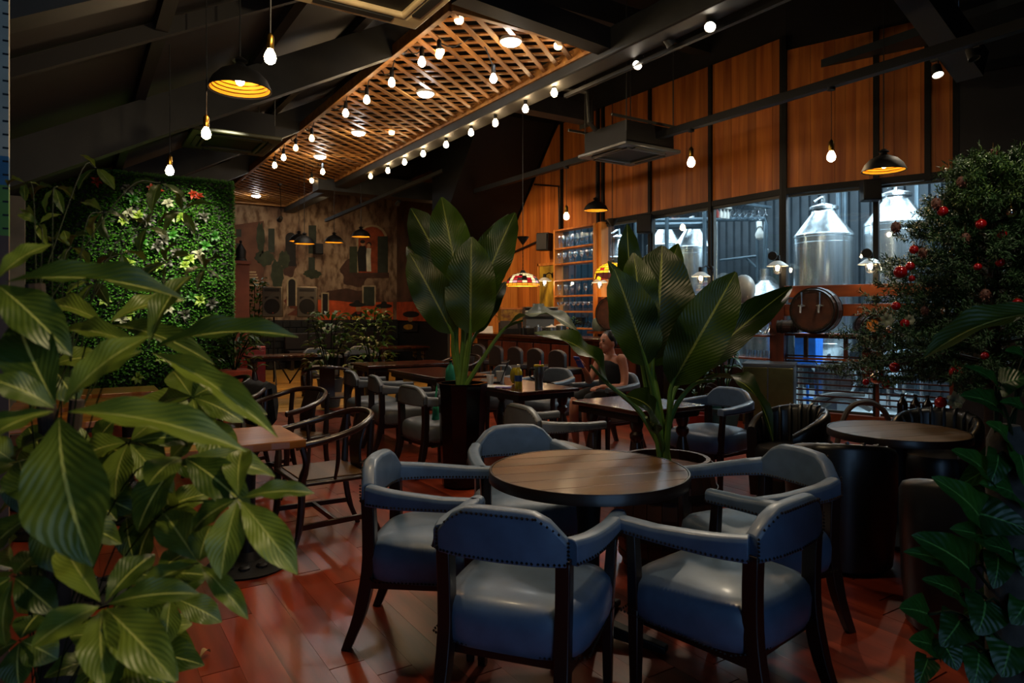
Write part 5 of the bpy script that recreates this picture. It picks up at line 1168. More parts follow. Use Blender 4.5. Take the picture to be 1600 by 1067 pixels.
# ================================================================ BREWERY
def tank(px, d, r, ztop, label, z0=.9):
    p = at(px, 490, d); p.z = 0; t = thing('fermentation_tank', label, 'tank', p, 0, 'steel fermentation tanks')
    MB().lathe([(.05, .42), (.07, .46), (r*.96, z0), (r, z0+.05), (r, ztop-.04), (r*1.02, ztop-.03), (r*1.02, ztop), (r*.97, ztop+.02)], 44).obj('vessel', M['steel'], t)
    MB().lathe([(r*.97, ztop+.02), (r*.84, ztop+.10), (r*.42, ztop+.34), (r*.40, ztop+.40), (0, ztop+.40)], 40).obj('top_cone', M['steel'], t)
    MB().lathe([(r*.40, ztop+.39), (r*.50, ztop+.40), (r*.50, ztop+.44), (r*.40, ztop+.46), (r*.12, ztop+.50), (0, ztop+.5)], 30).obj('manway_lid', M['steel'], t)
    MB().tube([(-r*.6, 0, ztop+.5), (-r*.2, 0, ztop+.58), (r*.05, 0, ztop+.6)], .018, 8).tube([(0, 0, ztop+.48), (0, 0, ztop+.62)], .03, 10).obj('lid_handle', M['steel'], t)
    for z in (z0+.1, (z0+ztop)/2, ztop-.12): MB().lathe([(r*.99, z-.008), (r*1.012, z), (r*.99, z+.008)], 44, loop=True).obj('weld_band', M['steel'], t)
    for k in range(4):
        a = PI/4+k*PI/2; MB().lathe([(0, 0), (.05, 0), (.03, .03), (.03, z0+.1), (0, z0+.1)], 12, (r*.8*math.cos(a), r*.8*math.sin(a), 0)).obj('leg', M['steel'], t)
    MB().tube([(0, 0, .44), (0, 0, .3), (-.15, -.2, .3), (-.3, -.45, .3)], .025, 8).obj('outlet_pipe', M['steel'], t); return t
tank(1287, 10.6, .43, 2.66, 'steel fermentation tank directly above the tap barrel')
tank(1400, 10.1, .43, 2.78, 'steel fermentation tank half hidden by the fir tree')
tank(1083, 13.2, .385, 2.72, 'steel fermentation tank left of the corrugated corner, beside a white sconce')
tank(1040, 14.6, .40, 2.9, 'steel fermentation tank with pale cone behind the banana leaf tip')
tank(967, 14.4, .34, 2.62, 'steel fermentation tank behind the yellow leaded glass lamp')
t = thing('mash_hood', 'white steel mash kettle with sloping hood behind the corner post', 'kettle', Vector((*at(1196, 490, 12.2).xy, 0)))
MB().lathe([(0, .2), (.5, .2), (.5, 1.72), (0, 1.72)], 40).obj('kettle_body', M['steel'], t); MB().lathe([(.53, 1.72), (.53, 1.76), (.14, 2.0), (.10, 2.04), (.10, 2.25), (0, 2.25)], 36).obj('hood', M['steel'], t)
MB().lathe([(.505, 1.64), (.52, 1.64), (.52, 1.71), (.505, 1.71)], 40, loop=True).obj('copper_band', M['redwood_h'], t)
for k in range(4): MB().lathe([(0, 0), (.03, 0), (.03, .25), (0, .25)], 10, (.4*math.cos(k*PI/2), .4*math.sin(k*PI/2), 0)).obj('leg', M['steel'], t)
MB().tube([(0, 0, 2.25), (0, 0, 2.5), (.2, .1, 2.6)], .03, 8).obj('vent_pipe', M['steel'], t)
def pipes(nm, label, segs, r, m='corr', cat='pipe'):
    b = MB()
    for s in segs: b.tube(s, r, 10)
    o = b.obj(nm, M[m]); tag(o, label, cat); return o
blue_steel = M['pipe_steel'] = mat('painted_steel_pipe', '#4a5a64', .4, .4)
for px, d, lb in ((1310, 10.9, 'vertical painted pipe behind the tank above the tap barrel, left one'), (1320, 10.95, 'vertical painted pipe beside its twin by the tank'), (1433, 10.3, 'vertical painted pipe behind the fir tree branch'), (1042, 12.4, 'vertical painted pipe in front of the pale tank'), (1101, 12.0, 'vertical painted pipe next to the middle window post'), (993, 13.0, 'vertical painted pipe above the banana leaf tip'), (1120, 12.6, 'thin bright steel pipe in the middle window')):
    p = at(px, 490, d); pipes('vertical_pipe', lb, [[(p.x, p.y, .0), (p.x, p.y, 4.55)]], .035 if 'thin' not in lb else .02, 'pipe_steel' if 'thin' not in lb else 'steel')
pipes('overhead_pipe', 'long overhead pipe with elbow crossing the middle windows', [[at(930, 345, 12.6), at(1195, 342, 12.2), at(1197, 352, 12.2), at(1195, 425, 12.2)]], .04, 'pipe_steel')
pipes('overhead_pipe', 'thick overhead duct across the left windows', [[at(1000, 352, 13.3), at(1110, 350, 12.4)]], .09, 'pipe_steel')
pipes('overhead_pipe', 'thin overhead conduit across the right windows', [[at(1180, 300, 10.6), at(1320, 292, 10.2), at(1440, 284, 9.8)]], .015, 'steel')
pipes('bracket_arm', 'steel bracket arm on the corrugated brewery wall', [[at(1125, 407, 13), at(1183, 400, 12.6)], [at(1165, 402, 12.8), at(1182, 418, 12.6)], [at(1183, 340, 12.6), at(1183, 440, 12.6)]], .025, 'pipe_steel', 'bracket')
t = thing('flood_lamp', 'small white flood bulb on the brewery wall bracket', 'lamp', at(1187, 368, 12.4)); link('bulb', bulb_mesh(.08, M['white']), t, (0, 0, 0)); MB().tube([(.05, .05, .25), (0, 0, .14)], .05, 10).obj('socket', M['white'], t)
# ceiling glass rack
t = thing('hanging_glass_rack', 'rack of upturned glasses hanging high inside the middle window', 'rack', at(1160, 335, 11.4)); 
MB().lo((-.5, -.2, .12), (.5, .2, .16)).obj('rack_top', M['pipe_steel'], t); g = MB()
for i in range(7):
    for j in range(3): g.lathe([(.03, .11), (.004, .10), (.004, .03), (.035, 0), (.03, -.08)], 10, (-.42+i*.14, -.14+j*.14, 0))
g.obj('hanging_glasses', M['wine'], t, kind='stuff')
t = thing('paper_lantern_row', 'small rack with red and white bottles at the top of the middle window', 'rack', at(1126, 331, 11.0))
MB().lo((-.22, -.05, .06), (.22, .05, .09)).obj('rack_board', M['white'], t)
for i in range(5): MB().lathe([(0, -.10), (.03, -.10), (.035, -.02), (.015, .03), (.015, .06), (0, .06)], 12, (-.17+i*.085, 0, 0)).obj('bottle', M['red'] if i == 1 else M['white'], t)
p = rw(.55, -1.2, 0); o = MB().box((0, 0, .0), (.34, .28, .42)).lo((-.15, -.12, .2), (.15, .12, .215)).obj('plastic_crate', M['bluebin'], None, Vector((*at(1264, 545, 9.55).xy, .966)), .3, bevel=.01); tag(o, 'bright blue plastic crate behind the glass below the tap barrel', 'crate')
p = Vector((*at(1264, 545, 9.55).xy, 0)); t = thing('steel_stand', 'low steel stand under the blue crate', 'stand', p, .3)
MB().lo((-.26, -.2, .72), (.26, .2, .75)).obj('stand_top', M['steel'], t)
for sx in (-1, 1):
    for sy in (-1, 1): MB().lo((sx*.23-.02, sy*.17-.02, 0), (sx*.23+.02, sy*.17+.02, .72)).obj('leg', M['steel'], t)
p = Vector((*at(1305, 600, 9.4).xy, 0)); t = thing('brew_pump', 'steel pump housing with round cover low behind the slats', 'pump', p)
MB().lathe([(0, -.12), (.26, -.12), (.28, 0), (.26, .12), (0, .12)], 30, (0, 0, .55), N2).obj('pump_cover', M['steel'], t); MB().lo((-.15, -.12, .0), (.15, .12, .35)).obj('pump_foot', M['steel_d'], t)
for k, seg in enumerate((((1265, 650), (1275, 625), (1300, 617), (1350, 616)), ((1275, 655), (1290, 632), (1320, 622), (1360, 640)))):
    o = MB().tube(arc([at(a, b, 9.1) for a, b in seg], 6), .035, 8).obj('hose', M['white_d']); tag(o, 'pale brewery hose curving low behind the glass, %s of two' % ORD[k], 'hose')
o = MB().tube(arc([at(1308, 693, 7.62), at(1318, 655, 7.6), at(1332, 634, 7.6), at(1355, 628, 7.6), at(1375, 636, 7.6), at(1388, 655, 7.6), at(1396, 693, 7.62)], 6), .03, 8).obj('hose', M['white_d']); tag(o, 'thick hose loop on the floor just behind the small round table', 'hose')
pipes('valve_stand', 'small blue valve pipe standing low behind the slats', [[at(1262, 600, 9.2), at(1262, 660, 9.2)], [at(1255, 622, 9.2), at(1270, 622, 9.2)]], .018, 'bluebin', 'valve')
# ================================================================ FIR TREE
tc0 = Vector((*at(1552, 600, 5.9).xy, 0)); tree = thing('christmas_tree', 'bushy fir tree hung with red baubles at the right edge', 'tree', tc0)
MB().lathe([(.08, 0), (.07, .5), (.03, 2.3), (0, 2.85)], 12).obj('trunk', M['bark'], tree)
TH = 2.86; needles, lights, branches = [], [], MB()
tips = []
for k in range(210):
    f = ((k+.5)/210)**1.15; z = .84+(TH-.94)*f; a = k*2.39996+R.uniform(-.2, .2); Lb = (1.10*(1-f)**.78+.18)*R.uniform(.68, 1.08)
    p0 = Vector((0, 0, z-.04)); d = Vector((math.cos(a), math.sin(a), .18+.35*f)).normalized(); tip = p0+d*Lb+Vector((0, 0, -.18*Lb)); mid = p0.lerp(tip, .5)+Vector((0, 0, .07*Lb))
    if k % 2 == 0: branches.tube([p0, mid, tip], [.012, .008, .004], 5)
    tips.append((z, tip)); nt_ = int(9+17*Lb)
    for i in range(nt_):
        q = .25+.75*i/(nt_-1); c = p0.lerp(mid, q*2) if q < .5 else mid.lerp(tip, q*2-1)
        td = (d+Vector((R.uniform(-1, 1), R.uniform(-1, 1), R.uniform(-.3, .6)))*.6).normalized(); tl = R.uniform(.10, .19)
        for j in range(26):
            b = c+td*tl*(j/26); nd = (td*.7+Vector((R.gauss(0, 1), R.gauss(0, 1), R.gauss(0, 1))).normalized()).normalized()*R.uniform(.04, .066)
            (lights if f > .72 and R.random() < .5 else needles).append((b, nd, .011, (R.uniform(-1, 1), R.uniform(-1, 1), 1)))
branches.obj('branch', M['bark'], tree, kind='stuff')
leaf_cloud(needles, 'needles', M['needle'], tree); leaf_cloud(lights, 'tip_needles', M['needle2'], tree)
def bauble(px, py, rp, kind, label):
    # hangs on the tree surface towards the camera
    zz = None; d = 5.9
    for _ in range(4):
        p = at(px, py, d); f = min(1, max(0, (p.z-.7)/(TH-.8))); rad = (1.10*(1-f)**.78+.18)*.93; lat = (p-tc0).dot(RT); d = 5.9-math.sqrt(max(rad*rad-lat*lat, .02))*.96
    p = at(px, py, d); r = rp*d/F_PX; t = thing('bauble' if kind != 'cone' else 'pine_cone', label, 'ornament', p, 0, {'red': 'red baubles', 'silver': 'silver baubles', 'cone': 'pine cones on the tree', 'flower': 'frosted flowers'}[kind])
    if kind == 'cone':
        b = MB().ell((0, 0, 0), (r*.8, r*.8, r), 10, 7)
        for k in range(26):
            zf = -1+2*(k+.5)/26; a = k*2.4; q = math.sqrt(1-zf*zf)*r; c = Vector((q*.8*math.cos(a), q*.8*math.sin(a), zf*r)); b.bar(c*.8, c*1.25+Vector((0, 0, -.006)), r*.3, r*.12, r*.2, r*.05)
        b.obj('cone_scales', M['cone'], t)
    elif kind == 'flower':
        for k in range(7):
            a = 2*PI*k/7; leaf(t, (0, 0, 0), Vector((math.cos(a), math.sin(a), .2))*.0+(RT*math.cos(a)+Vector((0, 0, math.sin(a)))-FD*.3)*r*1.3, r, -FD, leaf_mesh('small', M['paleleaf'], .2, .1, 0, 0), 'petal')
    else:
        MB().ell((0, 0, 0), (r, r, r), 20, 12).obj('ball', M['redball' if kind == 'red' else 'silverball'], t); MB().lathe([(r*.22, r*.95), (r*.22, r*1.15), (0, r*1.2)], 12).obj('cap', M['brass'], t)
    MB().tube([(0, 0, r), (0, 0, r+.05)], .002, 4).obj('hanging_loop', M['brass'], t)
reds = [(1473, 330, 8), (1533, 350, 8), (1566, 366, 7), (1428, 390, 7), (1407, 425, 10), (1422, 416, 7), (1425, 435, 5), (1528, 417, 6), (1563, 410, 7), (1400, 478, 7), (1590, 474, 8), (1414, 505, 7), (1398, 574, 8), (1494, 582, 10), (1353, 597, 5), (1385, 600, 7), (1470, 629, 9), (1598, 590, 5), (1539, 556, 6)]
for k, (px, py, r) in enumerate(sorted(reds, key=lambda q: q[1])): 
    w_ = 'big' if r >= 9 else ('small' if r <= 6 else 'medium'); bauble(px, py, r, 'red', '%s shiny red bauble, %s from the top of the fir tree' % (w_, ORD[k] if k < 16 else 'lower than most, number %d' % (k+1)))
for px, py, r, lb in ((1370, 590, 10, 'large mirror silver bauble at the low branch tip beside the slats'), (1580, 332, 8, 'silver bauble high on the fir tree near its trunk'), (1489, 398, 8, 'silver bauble at mid height of the fir tree'), (1475, 486, 5, 'small silver bauble below the mid height pine cone'), (1391, 515, 6, 'pale silver bauble above the frosted flowers')): bauble(px, py, r, 'silver', lb)
for px, py, r, lb in ((1463, 318, 9, 'pine cone next to the topmost red bauble'), (1508, 372, 9, 'frosted pine cone at the upper middle of the tree'), (1400, 355, 9, 'dark pine cone at the upper branch tip'), (1445, 485, 7, 'pine cone above the frosted flower branch'), (1540, 460, 9, 'pine cone in the middle of the tree'), (1552, 240, 8, 'reddish pine cone near the tree top'), (1503, 284, 9, 'reddish pine cone on the upper left boughs'), (1442, 395, 8, 'pine cone between two upper red baubles')): bauble(px, py, r, 'cone', lb)
for px, py, r, lb in ((1384, 500, 9, 'frosted white flower at the mid branch tip'), (1490, 625, 12, 'frosted white flower near the lowest big red bauble'), (1420, 500, 7, 'small frosted flower beside a red bauble')): bauble(px, py, r, 'flower', lb)
it = []
for k in range(420):
    a = R.uniform(0, 6.28); r = .6*math.sqrt(R.random()); it.append(((r*math.cos(a), r*math.sin(a), R.uniform(.01, .35)), Vector((R.uniform(-1, 1), R.uniform(-1, 1), R.uniform(0, 1))).normalized()*R.uniform(.05, .10), .05, (0, 0, 1)))
o = leaf_cloud(it, 'wrapping', mat('crumpled_wrap', '#5a544c', .35, .3, .5, 20), tree)

# ================================================================ LOUDSPEAKERS AND MURAL
sp0 = None
for px, lb in ((428, 'black stand loudspeaker at the mural, left of its pair'), (482, 'black stand loudspeaker at the mural, right of its pair')):
    p = at(px, 472, 14.0); z0 = p.z-.31
    if sp0 is None:
        t = sp0 = thing('loudspeaker', lb, 'speaker', (p.x, p.y, z0), -.48, 'stand loudspeakers')
        MB().prism([(-.20, -.16, 0), (.20, -.16, 0), (.15, .16, 0), (-.15, .16, 0)], (0, 0, .62)).obj('cabinet', M['white_d'], t, bevel=.02)
        MB().lathe([(0, .012), (.155, .012), (.16, 0), (.15, -.01)], 32, (0, -.155, .22), (0, -1, 0)).obj('woofer', M['black'], t)
        MB().lo((-.15, -.17, .53), (.15, -.155, .58)).obj('horn', M['dark'], t)
        for s in (-1, 1): MB().prism([(s*.05, -.17, .42), (s*.14, -.17, .42), (s*.14, -.17, .36)], (0, .02, 0)).obj('bass_port', M['black'], t)
        MB().ell((.02, -.17, .09), (.012, .006, .012), 8, 6).obj('badge', M['red'], t)
    else: dup(sp0, (p.x, p.y, z0), -.48, lb)
    s = thing('speaker_stand', 'tripod stand under the %s loudspeaker' % ('left' if px < 450 else 'right'), 'stand', (p.x, p.y, 0), 0, 'speaker stands')
    MB().lathe([(0, .05), (.02, .05), (.018, z0), (0, z0)], 12).obj('pole', M['black'], s)
    for k in range(3):
        a = k*2*PI/3+.4; MB().bar((0, 0, .6), (.4*math.cos(a), .4*math.sin(a), .02), .025).obj('leg', M['black'], s); MB().bar((0, 0, .3), (.2*math.cos(a), .2*math.sin(a), .3), .015).obj('brace', M['black'], s)
YM = 18.49
mu = thing('mural', 'large faded mural of an old plaster street with windows and musicians', 'mural', (5.5, YM, 0))
def mrel(px, py, L=0):
    p = ony(px, py, YM-.012-.004*L); return Vector((p.x-5.5, p.y-YM, p.z))
pl, nt, b = newmat('faded_plaster'); N, Lk = nt.nodes.new, nt.links.new
tcn = N('ShaderNodeTexCoord'); n1 = N('ShaderNodeTexNoise'); n1.inputs['Scale'].default_value = .9; n1.inputs['Detail'].default_value = 8; n2 = N('ShaderNodeTexNoise'); n2.inputs['Scale'].default_value = 7; n2.inputs['Detail'].default_value = 6
mpn = N('ShaderNodeMapping'); mpn.inputs['Scale'].default_value = (1, 1, .45)
Lk(tcn.outputs['Object'], n1.inputs['Vector']); Lk(tcn.outputs['Object'], mpn.inputs[0]); Lk(mpn.outputs[0], n2.inputs['Vector'])
c1 = N('ShaderNodeValToRGB'); c1.color_ramp.elements[0].position = .36; c1.color_ramp.elements[0].color = srgb('#5a3a26')+(1,); c1.color_ramp.elements[1].position = .58; c1.color_ramp.elements[1].color = srgb('#9c8062')+(1,)
c2 = N('ShaderNodeValToRGB'); c2.color_ramp.elements[0].position = .36; c2.color_ramp.elements[0].color = (.35, .28, .22, 1); c2.color_ramp.elements[1].position = .55; c2.color_ramp.elements[1].color = (1, 1, 1, 1)
mxn = N('ShaderNodeMix'); mxn.data_type = 'RGBA'; mxn.blend_type = 'MULTIPLY'; mxn.inputs[0].default_value = 1
Lk(n1.outputs[0], c1.inputs[0]); Lk(n2.outputs[0], c2.inputs[0]); Lk(c1.outputs[0], mxn.inputs[6]); Lk(c2.outputs[0], mxn.inputs[7]); Lk(mxn.outputs[2], b.inputs['Base Color']); b.inputs['Roughness'].default_value = .85
MB().lo((-3.2, -.01, 1.25), (2.40, 0, 5.2)).obj('painted_plaster', pl, mu, ang=0)
def paint(nm, pts, m, L=1):
    P = [mrel(x, y, L) for x, y in pts]; MB().prism(P, (0, .004, 0)).obj(nm, m, mu, ang=0)
def rect(nm, x0, y0, x1, y1, m, L=1): paint(nm, [(x0, y1), (x1, y1), (x1, y0), (x0, y0)], m, L)
def archp(nm, x0, y0, x1, y1, m, L=1): 
    c, r = (x0+x1)/2, (x1-x0)/2; paint(nm, [(x0, y1), (x1, y1)]+[(c+r*math.cos(PI*k/8), y0+r-r*math.sin(PI*k/8)) for k in range(9)], m, L)
pc = {k: mat('mural_'+k, v, .85, 0, .35, 5) for k, v in dict(dark='#1a140e', shutter='#2c2f22', brown='#43281a', rust='#5a2a16', orange='#b8481a', cream='#a08a66', green='#2e321c', red='#8a2a12', skin='#a8744a', white='#c8bda0', gold='#a8781c', grey='#2a2620', dusk='#8a3c1a').items()}
PC = lambda k: pc[k]
blob = lambda cx, cy, rx, ry, n=30, j=.2, s=1: [(cx+rx*math.cos(2*PI*k/n)*(1+j*(.6*math.sin(k*s*1.3)+.5*math.sin(k*.41+s*5))), cy+ry*math.sin(2*PI*k/n)*(1+j*(.6*math.cos(k*s*1.1)+.5*math.sin(k*.57+s*3)))) for k in range(n)]
paint('painted_bricks', blob(555, 425, 24, 22), PC('brown')); paint('painted_bricks', blob(545, 465, 42, 14, s=1.3), PC('brown')); paint('painted_bricks', blob(452, 410, 12, 22), PC('brown'));  paint('painted_bricks', blob(462, 470, 16, 14, s=1.7), PC('rust'))
paint('painted_side_wall', [(362, 500), (412, 500), (412, 345), (362, 352)], mat('mural_side_wall', '#5e3a26', .85, 0, .4, 2), .5)
for q in ((419, 357, 429, 394), (482, 352, 494, 396), (482, 402, 492, 425), (369, 358, 377, 370), (369, 380, 378, 397)): rect('painted_window', *q, PC('shutter'), 2)
archp('painted_door', 446, 363, 462, 416, PC('dark'), 2); archp('painted_arch_border', 448, 433, 464, 478, PC('cream'), 2); archp('painted_arch', 450.5, 436, 461.5, 478, PC('dark'), 3)
archp('painted_arch_border', 557, 351, 606, 426, PC('cream'), 2); archp('painted_balcony_arch', 560, 354, 602, 426, PC('dusk'), 3); rect('painted_shutter', 590, 369, 606, 426, PC('shutter'), 4); rect('painted_shutter', 546, 385, 558, 426, PC('green'), 4); rect('painted_balcony_slab', 549, 426, 608, 434, PC('brown'), 4)
rect('painted_door_border', 566, 446, 587, 476, PC('cream'), 3); rect('painted_door', 568, 448, 585, 478, PC('shutter'), 4); rect('painted_window_border', 502, 457, 514, 493, PC('cream'), 3); rect('painted_window', 504, 459, 512, 491, PC('dark'), 4)
for k in range(6): rect('painted_stair', 384, 424+k*4.2, 400+k*1.5, 426+k*4.2, PC('cream'), 2)
for q in ((413, 403, 14, 12), (444, 405, 8, 14), (488, 428, 13, 7), (407, 372, 6, 26), (433, 430, 9, 26)): paint('painted_foliage', blob(*q, s=1.4), PC('green'), 3)
paint('painted_man', [(560, 424), (572, 424), (573, 392), (571, 384), (562, 384), (558, 394)], PC('dark'), 5); paint('painted_head', blob(567, 380, 3.5, 4.5, 10, 0), PC('skin'), 6); paint('painted_hair', blob(566.5, 377.5, 4, 3, 10, 0), PC('dark'), 7)
paint('painted_woman', [(573, 424), (580, 424), (579, 400), (580, 388), (573, 387), (572, 398)], PC('white'), 6); paint('painted_head', blob(576, 384, 3, 4, 10, 0), PC('skin'), 7); paint('painted_hair', blob(576.5, 382, 4, 4, 10, 0), PC('dark'), 6.5)
paint('painted_orange_wall', [(497, 500), (614, 500), (614, 472), (586, 472), (560, 474), (530, 470), (497, 468)], PC('orange'), 1.5)
paint('painted_orange_wall', [(448, 492), (497, 496), (497, 474), (470, 478)], PC('rust'), 1.4)
for cx, cy, k, tilt in ((560, 480, 1.0, -2), (600, 482, 1.0, 0)):
    paint('painted_jacket', [(cx-12*k, cy+24*k), (cx+11*k, cy+24*k), (cx+12*k, cy+12*k), (cx+5*k, cy+7*k), (cx-5*k, cy+7*k), (cx-13*k, cy+13*k)], PC('dark'), 3)
    paint('painted_head', blob(cx, cy+2*k, 4.2*k, 5*k, 10, 0), PC('skin'), 4); paint('painted_sombrero', blob(cx+tilt, cy-4*k, 13*k, 3.6*k, 14, 0), PC('dark'), 5); paint('painted_sombrero_crown', blob(cx+tilt, cy-7*k, 5*k, 4.5*k, 10, 0), PC('dark'), 5.5)
    paint('painted_guitar', blob(cx-3*k, cy+18*k, 7*k, 4.5*k, 12, .12), PC('gold'), 5); paint('painted_guitar_neck', [(cx+2*k, cy+17*k), (cx+3*k, cy+19*k), (cx+15*k, cy+10*k), (cx+14*k, cy+8.5*k)], PC('gold'), 5.2); paint('painted_scarf', blob(cx, cy+9*k, 3*k, 2*k, 8, 0), PC('red'), 5.4)
    rect('painted_trousers', cx-6*k, cy+24*k, cx+7*k, cy+44*k, PC('dark'), 3)
# side wall of the same mural
ms = thing('mural', 'darker mural part painted on the side wall beyond the bar', 'mural', (7.9, 15.6, 0))
MB().lo((-.012, -2.9, 1.25), (0, 2.88, 5.2)).obj('painted_plaster', mat('mural_dark_wall', '#5a3c28', .85, 0, .5, 2), ms, ang=0)
def paint2(nm, pts, m, L=1):
    P = [onx(x, y, 7.884-.004*L)-Vector((7.9, 15.6, 0)) for x, y in pts]; MB().prism(P, (.004, 0, 0)).obj(nm, m, ms, ang=0)
paint2('painted_orange_wall', [(618, 500), (692, 503), (692, 470), (618, 472)], PC('orange'))
for a, b_, c_, d_ in ((638, 360, 656, 388), (636, 408, 656, 446)): paint2('painted_window', [(a, d_), (c_, d_), (c_, b_), (a, b_)], PC('shutter'), 2)
for cx, cy in ((641, 496),):
    paint2('painted_jacket', [(cx-12, cy+22), (cx+11, cy+22), (cx+12, cy+11), (cx+5, cy+6), (cx-5, cy+6), (cx-13, cy+12)], PC('dark'), 3)
    paint2('painted_head', blob(cx, cy+2, 4.2, 5, 10, 0), PC('skin'), 4); paint2('painted_sombrero', blob(cx+1, cy-5, 13, 5, 14, 0), PC('dark'), 5); paint2('painted_guitar', blob(cx-3, cy+15, 7, 4.5, 12, .12), PC('gold'), 5)
# stone plinth under the mural: single stones
sw = struct(MB().lo((2.3, 18.4, 0), (7.88, 18.485, 1.28)).obj('trim_2', M['stone']))
for j in range(7):
    x = 2.3+R.uniform(0, .15)
    while x < 7.6:
        w_ = R.uniform(.16, .34); MB().box((x+w_/2, 18.395, .09+j*.18), (w_-.015, .06+R.uniform(0, .03), .165)).obj('stone', M['stone'], sw, bevel=.012, ang=0); x += w_
# flame lamp on the mural's right
t = thing('flame_lamp', 'small wall lamp with glowing flame bulb at the mural right side', 'lamp', onx(689, 352, 7.6)); link('bulb', bulb_mesh(.05, M['bulb_dim']), t, (0, 0, 0)); link('bulb', bulb_mesh(.05, M['bulb_dim']), t, (.12, 0, .2)); MB().lathe([(0, .12), (.10, .14), (.04, .3), (0, .32)], 16).obj('shade', M['black'], t); MB().bar((0, 0, .2), (.29, 0, .2), .03).obj('arm', M['black'], t)
# back of the room: pillar, red cabinet, far furniture
pr = struct(MB().lo((-.14, -.14, 0), (.14, .14, 2.38)).lo((-.17, -.17, 2.38), (.17, .17, 2.44)).obj('pillar', M['terracotta'], None, Vector((*at(375, 490, 12.9).xy, 0))))
t = thing('pillar_lantern', 'small black lantern standing on the terracotta pillar', 'lantern', Vector((*at(376, 490, 12.9).xy, 2.44)))
MB().lathe([(0, 0), (.13, 0), (.11, .03), (.09, .06), (.10, .2), (.04, .3), (.015, .34), (.03, .38), (0, .4)], 14).obj('lantern_body', M['black'], t); MB().lathe([(.085, .07), (.095, .19), (0, .19)], 12).obj('lantern_glass', M['wine'], t)
t = thing('red_cabinet', 'red lacquered cabinet behind the orange planter', 'cabinet', Vector((*at(394, 570, 12.2).xy, 0)), -.2)
MB().lo((-.22, -.2, .05), (.22, .2, .86)).obj('cabinet_body', M['red'], t, bevel=.006)
for s in (-1, 1): d = MB().lo((s*.105-.10, -.215, .12), (s*.105+.10, -.2, .80)).obj('door', M['red'], t, bevel=.004); MB().ell((s*.03, -.225, .5), (.012, .012, .012), 8, 6).obj('knob', M['brass'], d)
t = thing('bench', 'dark upholstered bench along the stone plinth', 'bench', (6.1, 17.9, 0)); MB().lo((-1.5, -.25, .40), (1.5, .25, .50)).obj('seat', M['leather_b'], t, bevel=.02); MB().lo((-1.5, .18, .5), (1.5, .28, .95)).obj('backrest', M['leather_b'], t, bevel=.03)
for x in (-1.4, 0, 1.4): MB().lo((x-.04, -.2, 0), (x+.04, .2, .4)).obj('leg', M['darkwood'], t)
mahogany(5.3, 6.4, 13.2, 13.9, 'far dark table in front of the upholstered bench')
mahogany(2.4, 3.5, 11.6, 12.2, 'far dark table between the loudspeakers and shrubs')
# painted post near the left edge
t = thing('painted_post', 'thin post painted white, blue, green and tan at the left edge', 'post', at(1, 490, 2.2)*Vector((1, 1, 0)))
for z0, z1, nm, c in ((1.955, 2.85, 'white_band', '#a8a08c'), (1.862, 1.955, 'blue_band', '#1c5a7a'), (1.70, 1.862, 'green_band', '#4a7a1c'), (0, 1.70, 'tan_band', '#4a3220')):
    MB().lo((-.022, -.022, z0), (.022, .022, z1)).obj(nm, mat('post_'+nm, c, .6), t)
mk = MB()
for k in range(26): mk.lo((.006, -.0235, 1.72+k*.043), (.022, -.0215, 1.726+k*.043))
mk.obj('tick_mark', M['black'], t, kind='stuff')
o = MB()
for k in range(7): o.tube(arc([at(22+R.uniform(-3, 3), 190, 5.9), at(32, 125+R.uniform(-6, 6), 5.9), at(38+R.uniform(-6, 8), 70, 5.9), at(50+R.uniform(-14, 6), 40+R.uniform(-10, 20), 5.9)], 4), .007, 5)
o = o.obj('cable_bundle', mat('blue_grey_wire', '#4a5560', .5)); tag(o, 'loose bundle of blue grey wires on the corner column', 'cable')
o = MB()
for k in range(8): o.tube(arc([at(55, 175+R.uniform(-6, 6), 6.0), at(72+R.uniform(-4, 4), 165+R.uniform(-5, 5), 6.0), at(88+R.uniform(-6, 6), 178+R.uniform(-12, 6), 6.0)], 4), .005, 5)
o = o.obj('cable_bundle', mat('grey_wire', '#5a5a5a', .5)); tag(o, 'tangle of thin grey wires on top of the near rafter', 'cable')

# ================================================================ PERSON
pe = thing('person', 'woman in black sleeveless top seated sideways, looking at a phone', 'person', (4.93, 5.68, 0), PI/2+.06)
def cap_chain(b, pts, rs, n=10):     # tapered limb with rounded ends
    b.tube(arc(pts, 4), [rs[min(i//4, len(rs)-2)]+(rs[min(i//4, len(rs)-2)+1]-rs[min(i//4, len(rs)-2)])*((i % 4)/4 if i//4 < len(rs)-1 else 1) for i in range(4*(len(pts)-1)+1)], n)
    for p, r in ((pts[0], rs[0]), (pts[-1], rs[-1])): b.ell(p, (r, r, r), n, 6)
def torso_rings(b, secs, n=20): b.rings([[(x+rx*math.cos(2*PI*k/n), y+ry*math.sin(2*PI*k/n), z) for k in range(n)] for x, y, z, rx, ry in secs])
def remesh(o, v, it=4):
    m = o.modifiers.new('remesh', 'REMESH'); m.mode = 'VOXEL'; m.voxel_size = v; m.use_smooth_shade = True
    s = o.modifiers.new('smooth', 'SMOOTH'); s.iterations = it; s.factor = .5
bd = MB()
torso_rings(bd, [(0, .02, .50, .155, .13), (0, .0, .58, .17, .13), (0, -.01, .68, .14, .105), (0, .0, .80, .145, .11), (0, .0, .90, .155, .105), (0, -.005, .965, .145, .085), (0, .0, 1.0, .08, .06)])
cap_chain(bd, [(0, .0, .97), (0, .015, 1.03), (0, .03, 1.08)], [.055, .05, .05])
hd = Vector((0, .055, 1.145)); rot = Matrix.Rotation(-.18, 3, 'X')
bd.ell(hd, (.073, .092, .105), 20, 14, rot); bd.ell(hd+Vector((0, .05, -.055)), (.05, .052, .055), 14, 10)
